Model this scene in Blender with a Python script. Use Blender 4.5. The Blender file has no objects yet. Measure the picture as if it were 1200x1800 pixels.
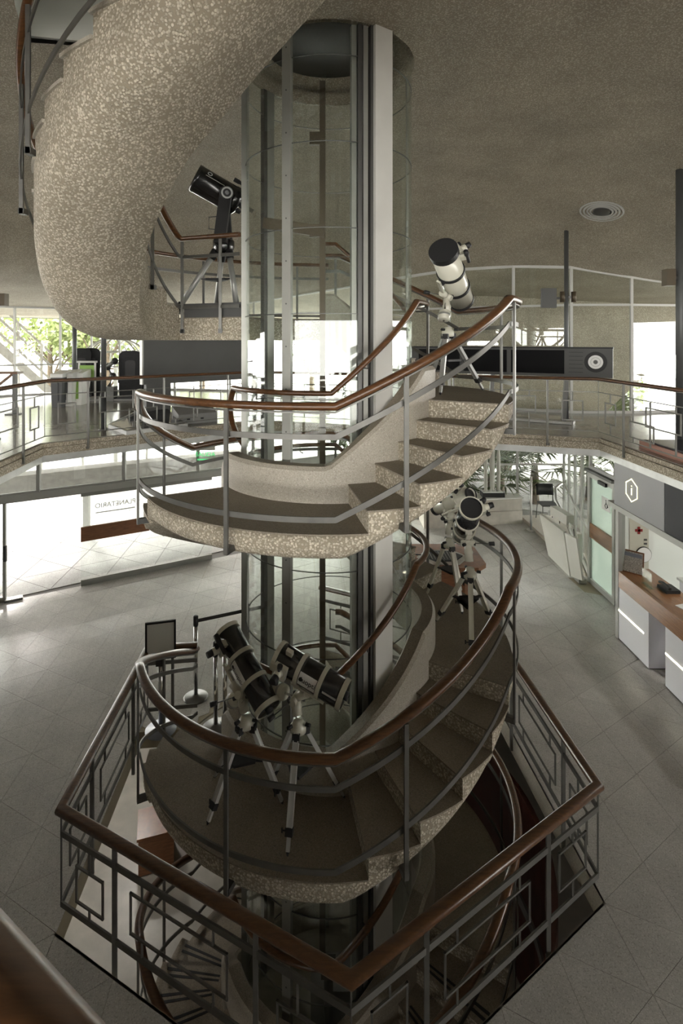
import bpy, bmesh, math, random
from mathutils import Vector, Matrix
random.seed(7)
V = Vector
C = bpy.context.scene.collection
SC = bpy.context.scene

# ------------------------------------------------------------------ camera
EYE = 5.1            # eye height above the entrance floor (z = 0)
CAMY = -6.2          # the stair axis is the world origin
F = 953.0            # focal length in pixels of the 1200 x 1800 frame
cam_d = bpy.data.cameras.new('camera')
cam = bpy.data.objects.new('camera', cam_d)
C.objects.link(cam)
cam.location = (0, CAMY, EYE)
cam.rotation_euler = (math.pi / 2, 0, 0)
cam_d.sensor_width = 36.0
cam_d.lens = F / 1800 * 36.0
cam_d.shift_x = (600 - 577) / 1800
cam_d.shift_y = -(900 - 600) / 1800
cam_d.clip_start = 0.05
cam_d.clip_end = 200
SC.camera = cam

# ------------------------------------------------------------------ light
W = bpy.data.worlds.new('overcast_sky')
SC.world = W
W.use_nodes = True
bgn = W.node_tree.nodes['Background']
bgn.inputs['Color'].default_value = (1.0, 0.975, 0.92, 1)
bgn.inputs['Strength'].default_value = 4.0
sun_d = bpy.data.lights.new('hazy_sun', 'SUN')
sun_d.energy = 12.0
sun_d.angle = math.radians(20)
sun_d.color = (1.0, 0.96, 0.9)
sun = bpy.data.objects.new('hazy_sun', sun_d)
sun.rotation_euler = (math.radians(65), 0, math.radians(208))
C.objects.link(sun)
SC.view_settings.view_transform = 'Standard'
SC.view_settings.look = 'None'
SC.view_settings.gamma = 1.0
SC.view_settings.use_curve_mapping = False
SC.view_settings.exposure = 1.75
SC.cycles.use_denoising = True
SC.cycles.max_bounces = 10
SC.cycles.diffuse_bounces = 6
SC.cycles.transparent_max_bounces = 24
SC.cycles.sample_clamp_indirect = 6.0

# ------------------------------------------------------------------ measuring
def at(px, py, d):
    """the point at depth d (metres in front of the camera) that the photograph shows at px, py"""
    return V(((px - 577) / F * d, d + CAMY, EYE - (py - 600) / F * d))
def on(px, py, z):
    d = F * (EYE - z) / (py - 600)
    return at(px, py, d)
def pol(a, r, z=0.0):
    """azimuth a in degrees, 0 towards the camera, growing towards the right and round the back"""
    t = math.radians(a)
    return V((r * math.sin(t), -r * math.cos(t), z))

# ------------------------------------------------------------------ materials
MAT = {}
def newmat(name):
    m = bpy.data.materials.new(name)
    m.use_nodes = True
    MAT[name] = m
    nt = m.node_tree
    return m, nt, nt.nodes['Principled BSDF']
def N(nt, typ, **kw):
    n = nt.nodes.new(typ)
    for k, v in kw.items():
        setattr(n, k, v)
    return n
def setin(n, **kw):
    for k, v in kw.items():
        n.inputs[k.replace('_', ' ')].default_value = v
def ramp(nt, fac, stops):
    r = N(nt, 'ShaderNodeValToRGB')
    el = r.color_ramp.elements
    while len(el) < len(stops):
        el.new(0.5)
    for e, (p, c) in zip(el, stops):
        e.position = p
        e.color = (*c, 1)
    nt.links.new(fac, r.inputs['Fac'])
    return r
def coords(nt):
    return N(nt, 'ShaderNodeTexCoord').outputs['Object']
def mixc(nt, fac, a, b, mode='MIX'):
    m = N(nt, 'ShaderNodeMix', data_type='RGBA', blend_type=mode)
    if isinstance(fac, float): m.inputs[0].default_value = fac
    else: nt.links.new(fac, m.inputs[0])
    for s, x in ((6, a), (7, b)):
        if isinstance(x, tuple): m.inputs[s].default_value = (*x, 1)
        else: nt.links.new(x, m.inputs[s])
    return m.outputs[2]

def plain(name, col, rough=0.5, metal=0.0, var=0.0, scale=6.0, spec=0.5, coat=0.0):
    m, nt, b = newmat(name)
    b.inputs['Roughness'].default_value = rough
    b.inputs['Metallic'].default_value = metal
    b.inputs['Specular IOR Level'].default_value = spec
    b.inputs['Coat Weight'].default_value = coat
    if var > 0:
        n = N(nt, 'ShaderNodeTexNoise')
        n.inputs['Scale'].default_value = scale
        n.inputs['Detail'].default_value = 5
        nt.links.new(coords(nt), n.inputs['Vector'])
        lo = tuple(max(0, c * (1 - var)) for c in col)
        hi = tuple(min(1, c * (1 + var)) for c in col)
        r = ramp(nt, n.outputs['Fac'], [(0.3, lo), (0.7, hi)])
        nt.links.new(r.outputs['Color'], b.inputs['Base Color'])
    else:
        b.inputs['Base Color'].default_value = (*col, 1)
    return m

def pebble(name, scale, mortar, lo, hi, bump=0.5, edge=0.42, rough=0.75, grime=0.25):
    """washed aggregate: pale stones standing out of a beige mortar"""
    m, nt, b = newmat(name)
    co = coords(nt)
    nz = N(nt, 'ShaderNodeTexNoise')
    setin(nz, Scale=scale * 0.7, Detail=2.0)
    nt.links.new(co, nz.inputs['Vector'])
    add = N(nt, 'ShaderNodeVectorMath', operation='MULTIPLY_ADD')
    nt.links.new(nz.outputs['Color'], add.inputs[0])
    add.inputs[1].default_value = (0.6 / scale,) * 3
    nt.links.new(co, add.inputs[2])
    vo = N(nt, 'ShaderNodeTexVoronoi')
    vo.inputs['Scale'].default_value = scale
    vo.inputs['Randomness'].default_value = 1.0
    nt.links.new(add.outputs[0], vo.inputs['Vector'])
    sep = N(nt, 'ShaderNodeSeparateColor')
    nt.links.new(vo.outputs['Color'], sep.inputs[0])
    stone = ramp(nt, sep.outputs[0], [(0.0, lo), (0.55, tuple((a + c) / 2 for a, c in zip(lo, hi))), (1.0, hi)])
    mask = ramp(nt, vo.outputs['Distance'], [(edge - 0.1, (1, 1, 1)), (edge + 0.08, (0, 0, 0))])
    # some cells stay bare mortar
    bare = ramp(nt, sep.outputs[1], [(0.10, (0, 0, 0)), (0.2, (1, 1, 1))])
    mul = N(nt, 'ShaderNodeMath', operation='MULTIPLY')
    nt.links.new(mask.outputs[0], mul.inputs[0])
    nt.links.new(bare.outputs[0], mul.inputs[1])
    c1 = mixc(nt, mul.outputs[0], mortar, stone.outputs[0])
    g = N(nt, 'ShaderNodeTexNoise')
    setin(g, Scale=1.1, Detail=6.0, Roughness=0.6)
    nt.links.new(co, g.inputs['Vector'])
    gr = ramp(nt, g.outputs['Fac'], [(0.3, (1 - grime,) * 3), (0.65, (1, 1, 1))])
    c2 = mixc(nt, 1.0, c1, gr.outputs[0], 'MULTIPLY')
    nt.links.new(c2, b.inputs['Base Color'])
    bp = N(nt, 'ShaderNodeBump')
    setin(bp, Strength=bump, Distance=0.012)
    nt.links.new(mul.outputs[0], bp.inputs['Height'])
    nt.links.new(bp.outputs[0], b.inputs['Normal'])
    b.inputs['Roughness'].default_value = rough
    return m

def speckle(name, base, dark, light, scale=120.0, rough=0.4, cloud=0.18, bump=0.0):
    """ground terrazzo: fine chips, soft clouding"""
    m, nt, b = newmat(name)
    co = coords(nt)
    vo = N(nt, 'ShaderNodeTexVoronoi')
    vo.inputs['Scale'].default_value = scale
    nt.links.new(co, vo.inputs['Vector'])
    sep = N(nt, 'ShaderNodeSeparateColor')
    nt.links.new(vo.outputs['Color'], sep.inputs[0])
    r = ramp(nt, sep.outputs[0], [(0.0, dark), (0.22, base), (0.75, base), (1.0, light)])
    g = N(nt, 'ShaderNodeTexNoise')
    setin(g, Scale=1.6, Detail=6.0, Roughness=0.62)
    oi = N(nt, 'ShaderNodeObjectInfo')
    off = N(nt, 'ShaderNodeVectorMath', operation='ADD')
    nt.links.new(N(nt, 'ShaderNodeNewGeometry').outputs['Position'], off.inputs[0])
    nt.links.new(off.outputs[0], g.inputs['Vector'])
    gr = ramp(nt, g.outputs['Fac'], [(0.3, (1 - cloud,) * 3), (0.7, (1, 1, 1))])
    c2 = mixc(nt, 1.0, r.outputs[0], gr.outputs[0], 'MULTIPLY')
    rr = ramp(nt, oi.outputs['Random'], [(0, (0.93,) * 3), (1, (1.0,) * 3)])
    c3 = mixc(nt, 1.0, c2, rr.outputs[0], 'MULTIPLY')
    nt.links.new(c3, b.inputs['Base Color'])
    b.inputs['Roughness'].default_value = rough
    return m

def wood(name, c0, c1, rough=0.32, coat=0.3, scale=(3, 30, 30)):
    m, nt, b = newmat(name)
    mp = N(nt, 'ShaderNodeMapping')
    mp.inputs['Scale'].default_value = scale
    nt.links.new(coords(nt), mp.inputs['Vector'])
    n = N(nt, 'ShaderNodeTexNoise')
    setin(n, Scale=1.6, Detail=7.0, Roughness=0.62, Distortion=0.6)
    nt.links.new(mp.outputs[0], n.inputs['Vector'])
    r = ramp(nt, n.outputs['Fac'], [(0.32, c0), (0.68, c1)])
    nt.links.new(r.outputs[0], b.inputs['Base Color'])
    b.inputs['Roughness'].default_value = rough
    b.inputs['Coat Weight'].default_value = coat
    b.inputs['Coat Roughness'].default_value = 0.25
    return m

def glass(name, tint, refl=0.06, grazing=0.7, rough=0.01, haze=0.0, hazecol=(0.8, 0.85, 0.8)):
    m = bpy.data.materials.new(name)
    m.use_nodes = True
    MAT[name] = m
    nt = m.node_tree
    nt.nodes.clear()
    out = N(nt, 'ShaderNodeOutputMaterial')
    tr = N(nt, 'ShaderNodeBsdfTransparent')
    tr.inputs[0].default_value = (*tint, 1)
    gl = N(nt, 'ShaderNodeBsdfGlossy')
    gl.inputs['Roughness'].default_value = rough
    gl.inputs['Color'].default_value = (0.95, 0.97, 0.95, 1)
    lw = N(nt, 'ShaderNodeLayerWeight')
    lw.inputs['Blend'].default_value = 0.5
    pw = N(nt, 'ShaderNodeMath', operation='POWER')
    nt.links.new(lw.outputs['Facing'], pw.inputs[0])
    pw.inputs[1].default_value = 3.5
    ma = N(nt, 'ShaderNodeMath', operation='MULTIPLY_ADD')
    nt.links.new(pw.outputs[0], ma.inputs[0])
    ma.inputs[1].default_value = grazing
    ma.inputs[2].default_value = refl
    base = tr.outputs[0]
    if haze > 0:
        df = N(nt, 'ShaderNodeBsdfDiffuse')
        df.inputs[0].default_value = (*hazecol, 1)
        tl = N(nt, 'ShaderNodeBsdfTranslucent')
        tl.inputs[0].default_value = (*hazecol, 1)
        m0 = N(nt, 'ShaderNodeMixShader')
        m0.inputs[0].default_value = 0.6
        nt.links.new(df.outputs[0], m0.inputs[1])
        nt.links.new(tl.outputs[0], m0.inputs[2])
        m1 = N(nt, 'ShaderNodeMixShader')
        m1.inputs[0].default_value = haze
        nt.links.new(base, m1.inputs[1])
        nt.links.new(m0.outputs[0], m1.inputs[2])
        base = m1.outputs[0]
    mx = N(nt, 'ShaderNodeMixShader')
    nt.links.new(ma.outputs[0], mx.inputs[0])
    nt.links.new(base, mx.inputs[1])
    nt.links.new(gl.outputs[0], mx.inputs[2])
    nt.links.new(mx.outputs[0], out.inputs[0])
    return m

def emit(name, col, strength):
    m, nt, b = newmat(name)
    b.inputs['Base Color'].default_value = (*col, 1)
    b.inputs['Emission Color'].default_value = (*col, 1)
    b.inputs['Emission Strength'].default_value = strength
    return m

def leafmat(name, c0, c1):
    m, nt, b = newmat(name)
    n = N(nt, 'ShaderNodeTexNoise')
    setin(n, Scale=5.0, Detail=3.0)
    nt.links.new(coords(nt), n.inputs['Vector'])
    r = ramp(nt, n.outputs['Fac'], [(0.3, c0), (0.7, c1)])
    nt.links.new(r.outputs[0], b.inputs['Base Color'])
    b.inputs['Roughness'].default_value = 0.45
    b.inputs['Transmission Weight'].default_value = 0.0
    return m

pebble('stair_pebble', 54, (0.345, 0.298, 0.22), (0.42, 0.37, 0.285), (0.77, 0.705, 0.58), bump=0.55, edge=0.55)
pebble('ceiling_pebble', 60, (0.285, 0.248, 0.186), (0.33, 0.292, 0.225), (0.56, 0.505, 0.41), bump=0.6, edge=0.5, grime=0.25)
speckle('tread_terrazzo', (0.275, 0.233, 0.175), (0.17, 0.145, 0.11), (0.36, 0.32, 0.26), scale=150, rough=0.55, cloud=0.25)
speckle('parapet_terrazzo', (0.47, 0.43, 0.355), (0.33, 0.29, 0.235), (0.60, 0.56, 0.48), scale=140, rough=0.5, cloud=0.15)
speckle('floor_terrazzo', (0.55, 0.532, 0.505), (0.40, 0.382, 0.355), (0.68, 0.66, 0.63), scale=130, rough=0.24, cloud=0.2)
plain('joint_brass', (0.26, 0.22, 0.15), 0.5, var=0.5, scale=0.6)
speckle('mezzanine_terrazzo', (0.30, 0.285, 0.255), (0.22, 0.205, 0.18), (0.37, 0.35, 0.32), scale=120, rough=0.16, cloud=0.2)
speckle('paving_stone', (0.42, 0.41, 0.39), (0.31, 0.30, 0.285), (0.50, 0.49, 0.47), scale=70, rough=0.7, cloud=0.25)
plain('paving_joint', (0.16, 0.15, 0.14), 0.9)
plain('basement_stone', (0.42, 0.40, 0.35), 0.35, var=0.15, scale=3)
wood('rail_wood', (0.062, 0.026, 0.010), (0.15, 0.066, 0.024), 0.34, 0.3)
wood('board_wood', (0.16, 0.062, 0.025), (0.28, 0.115, 0.048), 0.4, 0.15, (4, 4, 30))
wood('counter_wood', (0.22, 0.10, 0.04), (0.36, 0.175, 0.075), 0.3, 0.3, (30, 3, 30))
plain('rail_steel', (0.15, 0.147, 0.135), 0.45, 0.6, 0.12, 8)
plain('dark_steel', (0.10, 0.10, 0.095), 0.42, 0.7)
plain('chrome', (0.62, 0.62, 0.62), 0.12, 1.0)
plain('aluminium', (0.30, 0.30, 0.275), 0.4, 0.5, 0.08, 3)
plain('pilaster_metal_lit', (0.62, 0.61, 0.57), 0.42, 0.2, 0.05, 3)  # pale metal, raised above the aluminium to put front light into its colour
plain('frame_white', (0.44, 0.44, 0.415), 0.45, 0.1)
plain('column_grey', (0.085, 0.088, 0.088), 0.45, 0.3)
plain('fascia_metal', (0.60, 0.61, 0.60), 0.4, 0.25, 0.12, 4)
plain('brown_steel', (0.09, 0.07, 0.045), 0.5, 0.4)
plain('black_gloss', (0.012, 0.012, 0.013), 0.22, spec=0.6, coat=0.3)
plain('black_matt', (0.016, 0.016, 0.017), 0.55)
plain('black_leather', (0.012, 0.012, 0.013), 0.5, var=0.2, scale=20, spec=0.2)
plain('white_enamel', (0.66, 0.65, 0.60), 0.28, coat=0.2)
plain('cream_enamel', (0.60, 0.585, 0.49), 0.25, coat=0.3)
plain('tripod_silver', (0.58, 0.58, 0.56), 0.3, 0.35)
plain('counter_white', (0.80, 0.80, 0.84), 0.4)
plain('panel_grey', (0.36, 0.36, 0.37), 0.55)
plain('panel_black', (0.014, 0.014, 0.019), 0.5, spec=0.2)
plain('board_grey', (0.10, 0.10, 0.098), 0.6, spec=0.3, var=0.06, scale=2)
plain('screen_black', (0.008, 0.008, 0.009), 0.5, spec=0.1)
plain('wall_white', (0.74, 0.76, 0.72), 0.5)
plain('wall_dark', (0.20, 0.185, 0.16), 0.7, var=0.1)
plain('red_wall', (0.075, 0.017, 0.010), 0.4, var=0.2, scale=4)
plain('paper_white', (0.80, 0.80, 0.78), 0.6)
plain('paper_grey', (0.52, 0.53, 0.52), 0.5)
plain('leg_grey', (0.36, 0.36, 0.34), 0.4, 0.4)
plain('leaf_bed', (0.07, 0.06, 0.04), 0.9, var=0.4, scale=6)
plain('bin_white', (0.70, 0.70, 0.67), 0.35)
plain('bin_green', (0.20, 0.36, 0.06), 0.4)
plain('bin_charcoal', (0.05, 0.052, 0.055), 0.5)
plain('red_cross', (0.28, 0.015, 0.012), 0.5)
plain('bark', (0.10, 0.075, 0.05), 0.9, var=0.3, scale=10)
plain('poster_print', (0.45, 0.42, 0.38), 0.5, var=0.5, scale=60)
plain('slate_gloss', (0.05, 0.055, 0.065), 0.08, var=0.4, scale=3)
plain('box_grey', (0.24, 0.24, 0.235), 0.5)
plain('copper_case', (0.34, 0.17, 0.13), 0.35, 0.3)
plain('sand_box', (0.50, 0.46, 0.41), 0.7, var=0.12, scale=5)
plain('grille_dark', (0.03, 0.03, 0.03), 0.6)
plain('disc_dark', (0.06, 0.065, 0.068), 0.6)
plain('concrete_out', (0.42, 0.405, 0.38), 0.8, var=0.12)
plain('blue_grey', (0.26, 0.28, 0.34), 0.3)
glass('glass_clear', (0.96, 0.98, 0.97), 0.05, 0.7)
glass('glass_elevator', (0.965, 0.98, 0.97), 0.035, 0.5)
glass('glass_frost', (0.72, 0.82, 0.77), 0.05, 0.5, 0.1, 0.6, (0.66, 0.73, 0.68))
glass('glass_sign', (0.9, 0.95, 0.9), 0.06, 0.4)
emit('strip_light', (1.0, 0.93, 0.68), 1.6)
emit('icon_light', (0.95, 0.92, 0.55), 0.9)
emit('exit_green', (0.10, 0.62, 0.22), 0.35)
leafmat('leaf_palm', (0.045, 0.075, 0.02), (0.17, 0.21, 0.08))
leafmat('leaf_dark', (0.02, 0.035, 0.012), (0.09, 0.12, 0.04))
leafmat('leaf_tree', (0.10, 0.14, 0.04), (0.30, 0.34, 0.13))

# ------------------------------------------------------------------ mesh builder
ZUP = V((0, 0, 1))
class MB:
    def __init__(s):
        s.v, s.f, s.sm = [], [], []
    def add(s, vs, fs, smooth=False):
        o = len(s.v)
        s.v += [tuple(p) for p in vs]
        for i, f in enumerate(fs):
            s.f.append([o + k for k in f])
            s.sm.append(smooth if isinstance(smooth, bool) else smooth[i])
        return s
    def frame(s, c, ux, uy, uz, sx, sy, sz):
        vs = []
        for k in (-.5, .5):
            for j in (-.5, .5):
                for i in (-.5, .5):
                    vs.append(c + ux * (i * sx) + uy * (j * sy) + uz * (k * sz))
        return s.add(vs, [(0, 2, 3, 1), (4, 5, 7, 6), (0, 1, 5, 4), (2, 6, 7, 3), (0, 4, 6, 2), (1, 3, 7, 5)])
    def box(s, c, size, rz=0.0):
        m = Matrix.Rotation(rz, 3, 'Z')
        return s.frame(V(c), m @ V((1, 0, 0)), m @ V((0, 1, 0)), ZUP, *size)
    def bar(s, p, q, w, h, up=ZUP):
        """box from p to q: w sideways, h along up"""
        p, q = V(p), V(q)
        t = (q - p)
        L = t.length
        t.normalize()
        if abs(t.dot(up)) > 0.98:
            up = V((0, 1, 0)) if abs(t.y) < 0.9 else V((1, 0, 0))
        x = t.cross(up).normalized()
        u = x.cross(t).normalized()
        return s.frame((p + q) / 2, t, x, u, L, w, h)
    def cyl(s, p, q, r0, r1=None, n=12, caps=True):
        p, q = V(p), V(q)
        r1 = r0 if r1 is None else r1
        t = (q - p).normalized()
        up = ZUP if abs(t.z) < 0.95 else V((0, 1, 0))
        x = t.cross(up).normalized()
        y = x.cross(t)
        vs, fs, sm = [], [], []
        for c, r in ((p, r0), (q, r1)):
            for i in range(n):
                a = 2 * math.pi * i / n
                vs.append(c + x * (r * math.cos(a)) + y * (r * math.sin(a)))
        for i in range(n):
            j = (i + 1) % n
            fs.append((i, j, n + j, n + i)); sm.append(True)
        if caps:
            fs.append(tuple(range(n))[::-1]); sm.append(False)
            fs.append(tuple(range(n, 2 * n))); sm.append(False)
        return s.add(vs, fs, sm)
    def lathe(s, prof, o, axis=ZUP, n=24, smooth=True):
        """prof: list of (radius, height along axis)"""
        o = V(o); t = V(axis).normalized()
        up = ZUP if abs(t.z) < 0.95 else V((0, 1, 0))
        x = t.cross(up).normalized(); y = x.cross(t)
        vs, fs = [], []
        for r, h in prof:
            for i in range(n):
                a = 2 * math.pi * i / n
                vs.append(o + t * h + x * (r * math.cos(a)) + y * (r * math.sin(a)))
        for k in range(len(prof) - 1):
            for i in range(n):
                j = (i + 1) % n
                fs.append((k * n + i, k * n + j, (k + 1) * n + j, (k + 1) * n + i))
        return s.add(vs, fs, smooth)
    def sweep(s, pts, prof, closed=False, smooth=False, side=None):
        """profile (side, up) carried along pts, mitred; side is horizontal"""
        pts = [V(p) for p in pts]
        n, m = len(pts), len(prof)
        vs = []
        for i, p in enumerate(pts):
            a = pts[i - 1] if (i > 0 or closed) else None
            b = pts[(i + 1) % n] if (i < n - 1 or closed) else None
            t0 = (p - a).normalized() if a is not None else None
            t1 = (b - p).normalized() if b is not None else None
            if t0 is None: t0 = t1
            if t1 is None: t1 = t0
            t = (t0 + t1).normalized()
            x = t.cross(ZUP)
            x = x.normalized() if x.length > 1e-4 else V((1, 0, 0))
            h0 = V((t0.x, t0.y, 0)); h1 = V((t1.x, t1.y, 0))
            k = 1.0
            if h0.length > 1e-4 and h1.length > 1e-4:
                cs = max(-1, min(1, h0.normalized().dot(h1.normalized())))
                k = min(2.2, 1 / max(0.3, math.sqrt((1 + cs) / 2)))
            u = x.cross(t).normalized()
            for (sx, sy) in prof:
                vs.append(p + x * (sx * k) + u * sy)
        fs, sm = [], []
        for i in range(n if closed else n - 1):
            i2 = (i + 1) % n
            for j in range(m):
                j2 = (j + 1) % m
                fs.append((i * m + j, i * m + j2, i2 * m + j2, i2 * m + j)); sm.append(smooth)
        if not closed:
            fs.append(tuple(range(m))[::-1]); sm.append(False)
            fs.append(tuple(range((n - 1) * m, n * m))); sm.append(False)
        return s.add(vs, fs, sm)
    def tube(s, pts, r, n=8, closed=False):
        prof = [(r * math.cos(2 * math.pi * i / n), r * math.sin(2 * math.pi * i / n)) for i in range(n)]
        return s.sweep(pts, prof, closed, True)
    def prism(s, poly, z0, z1):
        """poly: list of (x, y), any simple outline"""
        n = len(poly)
        vs = [V((x, y, z0)) for x, y in poly] + [V((x, y, z1)) for x, y in poly]
        fs = [tuple(range(n))[::-1], tuple(range(n, 2 * n))]
        for i in range(n):
            j = (i + 1) % n
            fs.append((i, j, n + j, n + i))
        return s.add(vs, fs)
    def ring(s, angs, fn, caps=True, smooth=False, soft=None):
        """fn(a) -> cross-section [(r, z)...] swept round the stair axis"""
        secs = [fn(a) for a in angs]
        m = len(secs[0])
        vs = [pol(a, r, z) for a, sec in zip(angs, secs) for r, z in sec]
        fs = []
        for i in range(len(angs) - 1):
            for j in range(m):
                j2 = (j + 1) % m
                fs.append((i * m + j, (i + 1) * m + j, (i + 1) * m + j2, i * m + j2))
        sm = [smooth if soft is None else (k % m) in soft for k in range(len(fs))]
        if caps:
            k0 = len(vs)
            vs = vs + vs[:m] + vs[(len(angs) - 1) * m:len(angs) * m]
            fs.append(tuple(range(k0, k0 + m)))
            fs.append(tuple(range(k0 + m, k0 + 2 * m))[::-1])
            sm += [False, False]
        return s.add(vs, fs, sm)
    def holed(s, outer, inner, z0, z1):
        """slab between an outer and an inner outline"""
        bm = bmesh.new()
        es = []
        for loop in (outer, inner):
            vv = [bm.verts.new((x, y, 0)) for x, y in loop]
            for i in range(len(vv)):
                es.append(bm.edges.new((vv[i], vv[(i + 1) % len(vv)])))
        bmesh.ops.triangle_fill(bm, use_beauty=True, edges=es)
        bm.verts.index_update()
        vs = [v.co.copy() for v in bm.verts]
        tri = [[v.index for v in f.verts] for f in bm.faces]
        bm.free()
        tri = [t if (vs[t[1]] - vs[t[0]]).cross(vs[t[2]] - vs[t[0]]).z > 0 else t[::-1] for t in tri]
        s.add([(p.x, p.y, z1) for p in vs], tri)
        s.add([(p.x, p.y, z0) for p in vs], [t[::-1] for t in tri])
        for loop in (outer, inner):
            n = len(loop)
            s.add([(x, y, z0) for x, y in loop] + [(x, y, z1) for x, y in loop],
                  [(i, (i + 1) % n, n + (i + 1) % n, n + i) for i in range(n)])
        return s
    def build(s, name, mat, parent=None, fix=True):
        me = bpy.data.meshes.new(name)
        me.from_pydata(s.v, [], s.f)
        me.polygons.foreach_set('use_smooth', s.sm)
        if fix:
            bm = bmesh.new(); bm.from_mesh(me)
            bmesh.ops.recalc_face_normals(bm, faces=bm.faces)
            bm.to_mesh(me); bm.free()
        me.materials.append(MAT[mat])
        me.update()
        return link(name, me, parent)

def link(name, me, parent=None):
    o = bpy.data.objects.new(name, me)
    C.objects.link(o)
    if parent is not None:
        o.parent = parent
        o.matrix_parent_inverse = parent_inv(parent)
    return o
def parent_inv(p):
    m = Matrix.Translation(-p.location) if p.type == 'EMPTY' or p.parent is None else Matrix.Identity(4)
    return m
def tag(o, label=None, cat=None, group=None, kind=None):
    if label: o['label'] = label
    if cat: o['category'] = cat
    if group: o['group'] = group
    if kind: o['kind'] = kind
    return o
def thing(name, label, cat, loc=(0, 0, 0), group=None, kind=None):
    o = bpy.data.objects.new(name, None)
    o.empty_display_size = 0.1
    C.objects.link(o)
    o.location = loc
    return tag(o, label, cat, group, kind)
def text(name, body, size, mat, origin, ux, uy, parent, depth=0.002, align='CENTER'):
    cu = bpy.data.curves.new(name, 'FONT')
    cu.body = body; cu.size = size; cu.extrude = depth
    cu.align_x = align; cu.align_y = 'CENTER'
    o = bpy.data.objects.new(name, cu)
    C.objects.link(o)
    dg = bpy.context.evaluated_depsgraph_get()
    me = bpy.data.meshes.new_from_object(o.evaluated_get(dg))
    bpy.data.objects.remove(o); bpy.data.curves.remove(cu)
    ux, uy = V(ux).normalized(), V(uy).normalized()
    uz = ux.cross(uy)
    M = Matrix((( ux.x, uy.x, uz.x, origin[0]), (ux.y, uy.y, uz.y, origin[1]), (ux.z, uy.z, uz.z, origin[2]), (0, 0, 0, 1)))
    me.transform(M)
    me.materials.clear(); me.materials.append(MAT[mat])
    return link(name, me, parent)
def oval(w, h, n=12, p=2.6):
    out = []
    for i in range(n):
        a = 2 * math.pi * i / n
        c, s_ = math.cos(a), math.sin(a)
        out.append((w / 2 * math.copysign(abs(c) ** (2 / p), c), h / 2 * math.copysign(abs(s_) ** (2 / p), s_)))
    return out
def rect(w, h):
    return [(-w / 2, -h / 2), (w / 2, -h / 2), (w / 2, h / 2), (-w / 2, h / 2)]
def frange(a, b, step):
    n = max(1, int(math.ceil(abs(b - a) / step)))
    return [a + (b - a) * i / n for i in range(n + 1)]

# ================================================================== the setting
MEZ = EYE - 1.68                 # mezzanine floor
BAS = -2.715                     # basement floor
RHEX = 2.8
def hexpt(k, r=RHEX):
    t = math.radians(-87 + 60 * k)
    return V((r * math.cos(t), r * math.sin(t), 0))
HS, HE, HNE, HN, HNW, HW = [hexpt(k) for k in range(6)]
P_IN = pol(-118, 2.0)            # where the stair reaches the entrance floor
P_HX = HW.lerp(HNW, 0.86)
opening = [(HW.x, HW.y), (HS.x, HS.y), (HE.x, HE.y), (HNE.x, HNE.y), (HN.x, HN.y)]
opening += [(pol(a, 2.03).x, pol(a, 2.03).y) for a in (-184, -174, -164, -154, -144, -134, -126, -118)]
opening += [(P_HX.x, P_HX.y)]
# entrance floor outline: glass front on the far left, glass far back, glass side on the right
GL0 = V((-8.2, 3.35, 0)); GLD = V((math.cos(math.radians(30)), math.sin(math.radians(30)), 0))
GL1 = GL0 + GLD * 11.6                                  # (1.85, 9.15)
room = [(GL0.x, GL0.y), (-8.2, -9.0), (5.6, -9.0), (5.6, -4.0), (8.6, -4.0), (8.6, 4.6), (5.6, 4.6), (5.6, 5.33), (6.85, 9.45), (GL1.x, 9.45), (GL1.x, GL1.y)]

def inside(p, poly):
    x, y = p[0], p[1]
    c = False
    n = len(poly)
    for i in range(n):
        x1, y1 = poly[i]; x2, y2 = poly[(i + 1) % n]
        if (y1 > y) != (y2 > y) and x < (x2 - x1) * (y - y1) / (y2 - y1) + x1:
            c = not c
    return c

floor = MB().holed(room, opening, -0.22, -0.006).build('floor', 'joint_brass')
tag(floor, 'grey terrazzo entrance floor laid in triangular tiles around the stairwell', 'floor', kind='structure')
# triangular tiles on the lattice of the hexagonal stairwell
SIDE = RHEX / 4
u1 = V((math.cos(math.radians(33)), math.sin(math.radians(33)), 0)) * SIDE
u2 = V((math.cos(math.radians(93)), math.sin(math.radians(93)), 0)) * SIDE
def tri_mesh(name, side, thick, mat, gap):
    r = side / math.sqrt(3) - gap
    mb = MB()
    vs = [V((r * math.cos(math.radians(3 + 120 * k)), r * math.sin(math.radians(3 + 120 * k)), 0)) for k in range(3)]
    mb.add([(p.x, p.y, -thick) for p in vs] + [(p.x, p.y, 0) for p in vs], [(2, 1, 0), (3, 4, 5), (0, 1, 4, 3), (1, 2, 5, 4), (2, 0, 3, 5)])
    me = bpy.data.meshes.new(name)
    me.from_pydata(mb.v, [], mb.f)
    me.materials.append(MAT[mat])
    return me
def clip_convex(poly, a, b):
    """part of poly on the left of a->b"""
    out = []
    e = b - a
    for i in range(len(poly)):
        p, q = poly[i], poly[(i + 1) % len(poly)]
        sp = e.x * (p.y - a.y) - e.y * (p.x - a.x)
        sq = e.x * (q.y - a.y) - e.y * (q.x - a.x)
        if sp >= 0: out.append(p)
        if (sp > 0 > sq) or (sp < 0 < sq):
            out.append(p.lerp(q, sp / (sp - sq)))
    return out
def vis(c, z=0.0, m=90):
    d = c.y - CAMY
    if d < 0.4: return None
    px = 577 + F * c.x / d; py = 600 + F * (EYE - z) / d
    return (d if -m < px < 1200 + m and -m < py < 1800 + m else None)
tile_up = tri_mesh('tile', SIDE, 0.006, 'floor_terrazzo', 0.0032)
cells = []
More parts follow.
